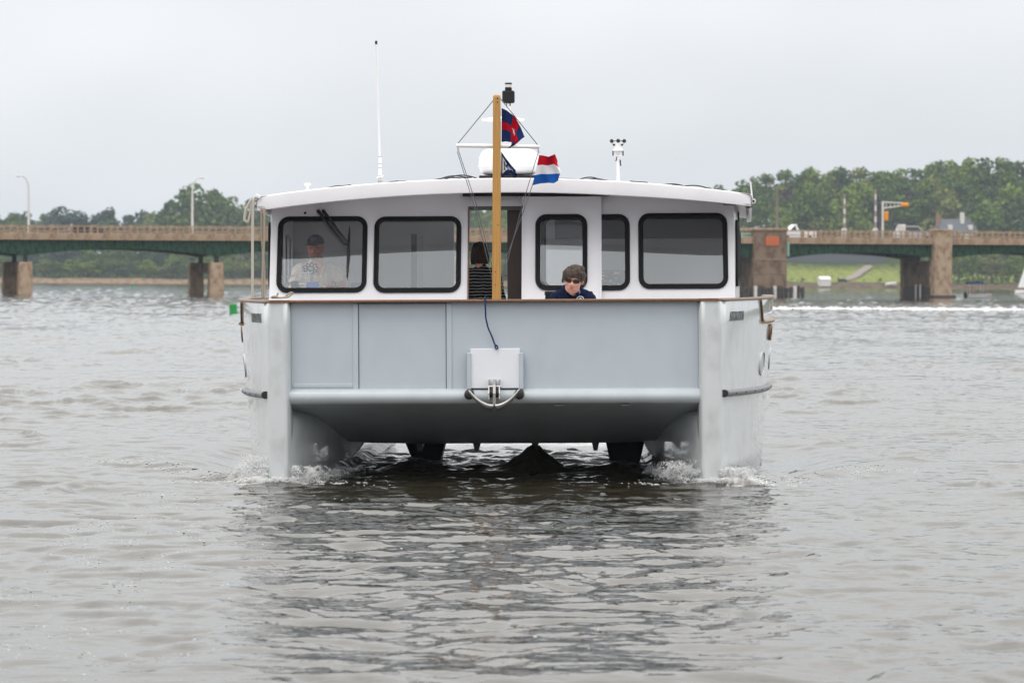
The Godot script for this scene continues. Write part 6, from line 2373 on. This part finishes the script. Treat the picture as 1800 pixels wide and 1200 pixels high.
	pw.box(Vector3(56.5, 1.9, -9.9), Vector3(2.2, 6.2, 1.6), 0.08)
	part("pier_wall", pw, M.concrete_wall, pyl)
	var pb := MB.new()
	pb.box(Vector3(56.5, 0.35, -5.0), Vector3(2.6, 1.7, 8.4), 0.06)
	pb.box(Vector3(56.6, -0.1, -0.35), Vector3(3.2, 0.5, 2.7), 0.08)
	part("fender_block", pb, M.fender_timber, pyl)
	for z in [-3.2, -4.6]:
		var gp := MB.new()
		gp.tube([Vector3(55.05, -0.5, z), Vector3(55.05, 1.5, z)], 0.12, 8)
		part("gauge_post", gp, M.barrier_white, pyl)
	# orange notice on the tall pier
	var sg := thing("notice_board", "small orange notice on the tall concrete bridge pier", "sign", bridge_xf)
	var sb := MB.new()
	sb.box(Vector3(33.6, 6.88, 0.4), Vector3(1.75, 1.15, 0.06), 0.01)
	part("board", sb, M.orange_sign, sg)
	for q in 4:
		var tl := MB.new()
		tl.box(Vector3(33.6 + 0.1 * sin(q * 3.0), 7.22 - 0.24 * q, 0.433), Vector3(1.35 - 0.2 * (q % 2), 0.08, 0.008))
		part("text_line", tl, M.brick, sg)
	# lamp posts
	for l in [[-58.7, -1.0, "leftmost street lamp on the bridge, arm bent to the left", "lamp_pole"], [-39.3, 1.0, "street lamp before the tallest trees, arm bent to the right", "lamp_pole"], [34.7, -1.0, "brown street lamp above the tall bridge pier on the right", "lamp_pole_brown"]]:
		var o := thing("street_lamp", l[2], "street lamp", bridge_xf * Transform3D(Basis(), Vector3(l[0], 7.2, -0.9)), "street lamps along the bridge")
		var s: float = l[1]
		var pm := MB.new()
		pm.tube([Vector3(0, 0, 0), Vector3(0, 3.0, 0), Vector3(0, 5.2, 0), Vector3(0.06 * s, 5.9, 0), Vector3(0.28 * s, 6.45, 0), Vector3(0.62 * s, 6.78, 0), Vector3(0.95 * s, 6.84, 0)], [0.16, 0.14, 0.11, 0.09, 0.08, 0.07, 0.06], 8)
		part("pole", pm, M[l[3]], o)
		var hm := MB.new()
		hm.ball(Vector3(1.15 * s, 6.8, 0), Vector3(0.34, 0.1, 0.16), 6, 10)
		part("lamp_head", hm, M[l[3]], o)
	# barrier arms, raised
	for l in [[43.6, 4.9, "raised striped barrier arm nearest the tall bridge pier"], [47.8, 5.6, "raised striped barrier arm just left of the traffic signal"]]:
		var o := thing("barrier_arm", l[2], "barrier", bridge_xf * Transform3D(Basis(), Vector3(l[0], 7.05, -0.8)), "raised barriers on the bridge")
		var bs := MB.new()
		bs.box(Vector3(0.05, 0.75, 0), Vector3(0.55, 1.5, 0.5), 0.05)
		part("cabinet", bs, M.barrier_white, o)
		for q in 8:
			var t: float = l[1] / 8.0
			var am := MB.new()
			am.box(Vector3(0.0, 0.9 + t * (q + 0.5), 0.2), Vector3(0.3 - 0.018 * q, t * 0.995, 0.12))
			part("band", am, M.barrier_white if q % 2 == 0 else M.barrier_red, o)
	# signal mast
	var so := thing("traffic_signal", "grey mast arm with two amber traffic signal heads on the bridge", "traffic signal", bridge_xf * Transform3D(Basis(), Vector3(48.9, 7.05, -0.9)))
	var ms := MB.new()
	ms.tube([Vector3(0, 0, 0), Vector3(0, 4.95, 0)], 0.15, 8)
	ms.tube([Vector3(0, 4.85, 0), Vector3(2.6, 4.75, 0)], 0.08, 6)
	ms.tube([Vector3(0, 4.05, 0), Vector3(2.6, 4.4, 0)], 0.08, 6)
	for q in 4:
		ms.tube([Vector3(0.5 + 0.55 * q, 4.15 + 0.06 * q, 0), Vector3(0.5 + 0.55 * q, 4.82, 0)], 0.05, 5)
	part("mast", ms, M.lamp_pole, so)
	for h in [[Vector3(2.95, 4.5, 0.1), Vector3(0.95, 0.55, 0.4)], [Vector3(0.42, 3.05, 0.1), Vector3(0.5, 1.2, 0.4)]]:
		var hd := MB.new()
		hd.box(h[0], h[1], 0.08)
		var head := part("signal_head", hd, M.amber, so)
		for q in 3:
			var vz := MB.new()
			var off: Vector3 = (Vector3(0.29 * (q - 1), 0, 0) if h[1].x > h[1].y else Vector3(0, 0.37 * (q - 1), 0))
			vz.tube([h[0] + off + Vector3(0, 0, 0.18), h[0] + off + Vector3(0, 0, 0.36)], 0.13, 8)
			part("visor", vz, M.amber, head)
	var cab := thing("control_cabinet", "white control cabinet standing beside the traffic signal on the bridge", "cabinet", bridge_xf * Transform3D(Basis(), Vector3(51.6, 7.0, -1.2)))
	var cbm := MB.new()
	cbm.box(Vector3(0, 1.05, 0), Vector3(0.9, 2.1, 0.6), 0.05)
	part("case", cbm, M.barrier_white, cab)
	var cdm := MB.new()
	cdm.box(Vector3(0, 1.75, 0.31), Vector3(0.7, 0.5, 0.03), 0.01)
	part("door", cdm, M.lamp_pole, cab)
	vehicle("parked_car", "dark sport utility car crossing the left span of the bridge", "car", Vector3(-51.6, 7.0, -3.0), 1.0, M.car_dark, 1.55, 4.3)
	vehicle("pickup", "white pickup truck on the bridge beside the tall pier", "car", Vector3(38.0, 7.0, -3.0), -1.0, M.car_white, 2.05, 4.9)
	vehicle("parked_car", "silver car on the bridge left of the concrete pylon", "car", Vector3(54.0, 7.0, -3.2), 1.0, M.car_silver, 1.95, 4.7)
	vehicle("parked_car", "dark car roof just visible above the tall pier", "car", Vector3(33.2, 7.0, -3.2), -1.0, M.car_dark, 1.75, 4.4)


func vehicle(called: String, label: String, category: String, at: Vector3, way: float, paint: Material, high: float, long: float) -> void:
	var o := thing("car", label, category, bridge_xf * Transform3D(Basis.from_scale(Vector3(way, 1, 1)) if way > 0.0 else Basis(Vector3.UP, PI), at), "vehicles on the bridge")
	var l := long / 2.0
	var h := high / 1.6
	var pick := called == "pickup"
	var lower := PackedVector2Array([Vector2(-l, 0.4), Vector2(l, 0.4), Vector2(l, 0.75 * h), Vector2(l * 0.9, 0.9 * h), Vector2(l * 0.45, 0.98 * h), Vector2(-l * 0.95, 1.0 * h), Vector2(-l, 0.85 * h)])
	var bd := MB.new()
	bd.prism(lower, func(p: Vector2, e: float) -> Vector3: return Vector3(p.x, p.y, 0.85 - 1.7 * e))
	var back := -l * 0.05 if pick else -l * 0.92
	var cabin := PackedVector2Array([Vector2(back, 0.98 * h), Vector2(l * 0.48, 0.98 * h), Vector2(l * 0.18, 1.56 * h), Vector2(l * 0.05, 1.6 * h), Vector2(back + l * 0.12, 1.58 * h)])
	bd.prism(cabin, func(p: Vector2, e: float) -> Vector3: return Vector3(p.x, p.y, (0.85 - 1.7 * e) * (1.0 if p.y < 1.2 * h else 0.84)))
	part("body", bd, paint, o)
	var gl := MB.new()
	var win := PackedVector2Array([Vector2(back + l * 0.14, 1.03 * h), Vector2(l * 0.4, 1.03 * h), Vector2(l * 0.15, 1.5 * h), Vector2(back + l * 0.2, 1.5 * h)])
	gl.prism(win, func(p: Vector2, e: float) -> Vector3: return Vector3(p.x, p.y, (0.875 - 1.75 * e) * (1.0 if p.y < 1.2 * h else 0.86)))
	part("side_glass", gl, M.car_glass, o)
	for sx in [-0.62, 0.62]:
		for z in [0.78, -0.78]:
			var w := MB.new()
			w.tube([Vector3(l * sx, 0.33, z - 0.1), Vector3(l * sx, 0.33, z + 0.1)], 0.33, 12)
			part("wheel", w, M.tar_dark, o)


# ---------------------------------------------------------------- far things
func build_far_things() -> void:
	# house
	var hx := Transform3D(Basis(Vector3.UP, 0.2), Vector3(150.0, 13.5, -1100.0))
	var ho := thing("house", "grey roofed house with two chimneys among the trees above the bridge", "house", hx)
	var wm := MB.new()
	wm.box(Vector3(0, 3.0, 0), Vector3(13, 6, 8))
	part("wall", wm, M.barrier_white, ho)
	var rf := MB.new()
	rf.prism(PackedVector2Array([Vector2(-4.8, 5.8), Vector2(4.8, 5.8), Vector2(0, 10.2)]), func(p: Vector2, e: float) -> Vector3: return Vector3(-7.0 + 14.0 * e + (0.5 - e) * 3.0 * (p.y - 5.8) / 4.4, p.y, p.x))
	var roof := part("roof", rf, M.slate, ho)
	for q in [[-6.3, M.brick, 11.6], [2.2, M.barrier_white, 12.4]]:
		var c := MB.new()
		c.box(Vector3(q[0], 9.0, 1.2), Vector3(1.3, (q[2] - 9.0) * 2.0, 1.0), 0.05)
		part("chimney", c, q[1], roof)
	for x in [-2.8, 4.4]:
		var d := MB.new()
		d.box(Vector3(x, 7.4, 3.2), Vector3(1.4, 1.6, 1.6), 0.05)
		part("dormer", d, M.barrier_white, roof)
	for x in [-4.5, -1.5, 1.5, 4.5]:
		var wn2 := MB.new()
		wn2.box(Vector3(x, 4.0, 4.03), Vector3(1.1, 1.6, 0.1))
		part("window", wn2, M.car_glass, ho)
	# white boathouse
	var so := thing("boathouse", "tiny white boathouse at the foot of the grassy slope", "hut", Transform3D(Basis(Vector3.UP, 0.25) * Basis.from_scale(Vector3.ONE * 0.78), Vector3(101.5, 0.9, -1055.0)))
	var sm := MB.new()
	sm.box(Vector3(0, 1.2, 0), Vector3(4.6, 2.8, 3.4))
	part("wall", sm, M.barrier_white, so)
	var sr := MB.new()
	sr.prism(PackedVector2Array([Vector2(-2.0, 2.55), Vector2(2.0, 2.55), Vector2(0, 3.9)]), func(p: Vector2, e: float) -> Vector3: return Vector3(-2.5 + 5.0 * e, p.y, p.x))
	part("roof", sr, M.lamp_pole, so)
	# small boat with a blue awning
	var bo := thing("motorboat", "small motorboat with a blue awning right of the pylon", "boat", Transform3D(Basis(Vector3.UP, 0.15), Vector3(60.2, 0.0, -418.0)))
	var hm := MB.new()
	var rows := []
	for q in 9:
		var t := q / 8.0
		var x := -1.7 + 3.4 * t
		var w := 0.75 * (1.0 - pow(maxf(0.0, t - 0.45) / 0.58, 2.0))
		rows.append([Vector3(x, 0.5 + 0.12 * t, -w), Vector3(x, -0.15, -w * 0.6), Vector3(x, -0.15, w * 0.6), Vector3(x, 0.5 + 0.12 * t, w)])
	hm.grid(rows, false, true)
	part("hull", hm, M.barrier_white, bo)
	var cv := MB.new()
	var cr := []
	for q in 7:
		var a := PI * q / 6.0
		cr.append([Vector3(-1.6, 1.85 + 0.22 * sin(a), -0.7 * cos(a)), Vector3(0.55, 1.9 + 0.22 * sin(a), -0.7 * cos(a)), Vector3(0.55, 1.86 + 0.22 * sin(a), -0.68 * cos(a)), Vector3(-1.6, 1.81 + 0.22 * sin(a), -0.68 * cos(a))])
	cv.grid(cr, false, true)
	part("awning", cv, M.canopy_blue, bo)
	for x in [-1.5, 0.45]:
		for z in [-0.66, 0.66]:
			var p := MB.new()
			p.tube([Vector3(x * 0.9, 0.45, z), Vector3(x, 1.88, z)], 0.025, 6)
			part("awning_post", p, M.lamp_pole, bo)
	var ot := MB.new()
	ot.box(Vector3(-1.85, 0.45, 0), Vector3(0.3, 0.7, 0.3), 0.06)
	part("outboard", ot, M.black_matt, bo)
	for q in [[-0.75, M.barrier_red, "person in a red top seated aft in the small motorboat"], [0.9, M.lavender, "person in a violet top seated forward in the small motorboat"]]:
		var pn := thing("person", q[2], "person", Transform3D(Basis(Vector3.UP, 1.2), Vector3(60.2 + q[0], 0.3, -418.0)))
		var fl := Flesh.new()
		fl.k = 0.06
		fl.bone(Vector3(0, 0.1, 0), Vector3(0, 0.5, 0.02), 0.15, 0.16)
		fl.bone(Vector3(0, 0.5, 0.02), Vector3(0, 0.68, 0.04), 0.08, 0.06)
		fl.blob(Vector3(0, 0.78, 0.05), Vector3(0.085, 0.115, 0.1))
		pair(fl, Vector3(0.08, 0.1, 0), Vector3(0.1, 0.12, 0.4), 0.08, 0.06)
		pair(fl, Vector3(0.18, 0.5, 0.02), Vector3(0.22, 0.25, 0.12), 0.05, 0.04)
		var bm := MB.new()
		fl.mesh_into(bm, 0.035)
		part("body", bm, M.skin, pn)
		var ft := Flesh.new()
		ft.k = 0.05
		ft.bone(Vector3(0, 0.12, 0), Vector3(0, 0.5, 0.02), 0.17, 0.18)
		var fm := MB.new()
		ft.mesh_into(fm, 0.035)
		part("top", fm, q[1], pn)
	# sailing boat half out of the picture
	var sb := thing("sailboat", "sailing boat with white sail cut off by the right edge", "boat", Transform3D(Basis(Vector3.UP, 0.1), Vector3(95.6, 0, -600.0)))
	var sh := MB.new()
	var shr := []
	for q in 11:
		var t := q / 10.0
		var x := -2.6 + 6.2 * t
		var w := 0.9 * sin(PI * clampf(t * 0.8 + 0.12, 0.0, 1.0))
		shr.append([Vector3(x, 0.75, -w), Vector3(x, -0.2, -w * 0.5), Vector3(x, -0.2, w * 0.5), Vector3(x, 0.75, w)])
	sh.grid(shr, false, true)
	part("hull", sh, M.barrier_white, sb)
	var sl := MB.new()
	var slr := []
	for q in 13:
		var t := q / 12.0
		var y := 1.3 + 7.2 * t
		slr.append([Vector3(-2.0 + 2.4 * t, y, 0.05), Vector3(-0.8 + 1.4 * t, y, 0.25 * (1.0 - t)), Vector3(0.55, y, 0.0)])
	sl.grid(slr)
	part("sail", sl, M.sail, sb)
	var mm := MB.new()
	mm.tube([Vector3(0.6, 0.5, 0), Vector3(0.6, 9.0, 0)], 0.07, 8)
	mm.tube([Vector3(0.6, 1.25, 0), Vector3(-2.1, 1.2, 0.05)], 0.05, 6)
	part("mast", mm, M.lamp_pole, sb)
	# channel buoys
	for q in [[Vector3(-15.05, 0, -175.0), 1.0, "green can buoy floating just left of the catamaran's bow"], [Vector3(-78.3, 0, -669.0), 1.3, "tiny distant green buoy under the left bridge span"]]:
		var bu := thing("channel_buoy", q[2], "buoy", Transform3D(Basis(Vector3.BACK, 0.06) * Basis.from_scale(Vector3.ONE * q[1]), q[0]), "green channel buoys")
		var cn := MB.new()
		cn.lathe([Vector2(0.0, -0.3), Vector2(0.22, -0.3), Vector2(0.24, -0.26), Vector2(0.24, 0.1), Vector2(0.215, 0.12), Vector2(0.21, 0.44), Vector2(0.22, 0.46), Vector2(0.22, 0.52), Vector2(0.19, 0.545), Vector2(0.0, 0.55)], 20)
		part("can", cn, M.buoy_green, bu)
		var ey := MB.new()
		ey.tube([Vector3(-0.05, 0.54, 0), Vector3(-0.04, 0.6, 0), Vector3(0.04, 0.6, 0), Vector3(0.05, 0.54, 0)], 0.012, 6)
		part("lifting_eye", ey, M.buoy_green, bu)
	# rowing boat drawn up below the slope
	var rb := thing("skiff", "pale skiff drawn up on the bank left of the pylon", "boat", Transform3D(Basis(Vector3.UP, 0.6), Vector3(123.0, 1.0, -1053.0)))
	var km := MB.new()
	var kr := []
	for q in 9:
		var t := q / 8.0
		var w := 0.9 * sin(PI * clampf(t * 0.85 + 0.1, 0.0, 1.0))
		kr.append([Vector3(-2.4 + 4.8 * t, 0.9 + 0.4 * t, -w), Vector3(-2.4 + 4.8 * t, 0.1, -w * 0.5), Vector3(-2.4 + 4.8 * t, 0.1, w * 0.5), Vector3(-2.4 + 4.8 * t, 0.9 + 0.4 * t, w)])
	km.grid(kr, false, true)
	part("hull", km, M.barrier_white, rb)
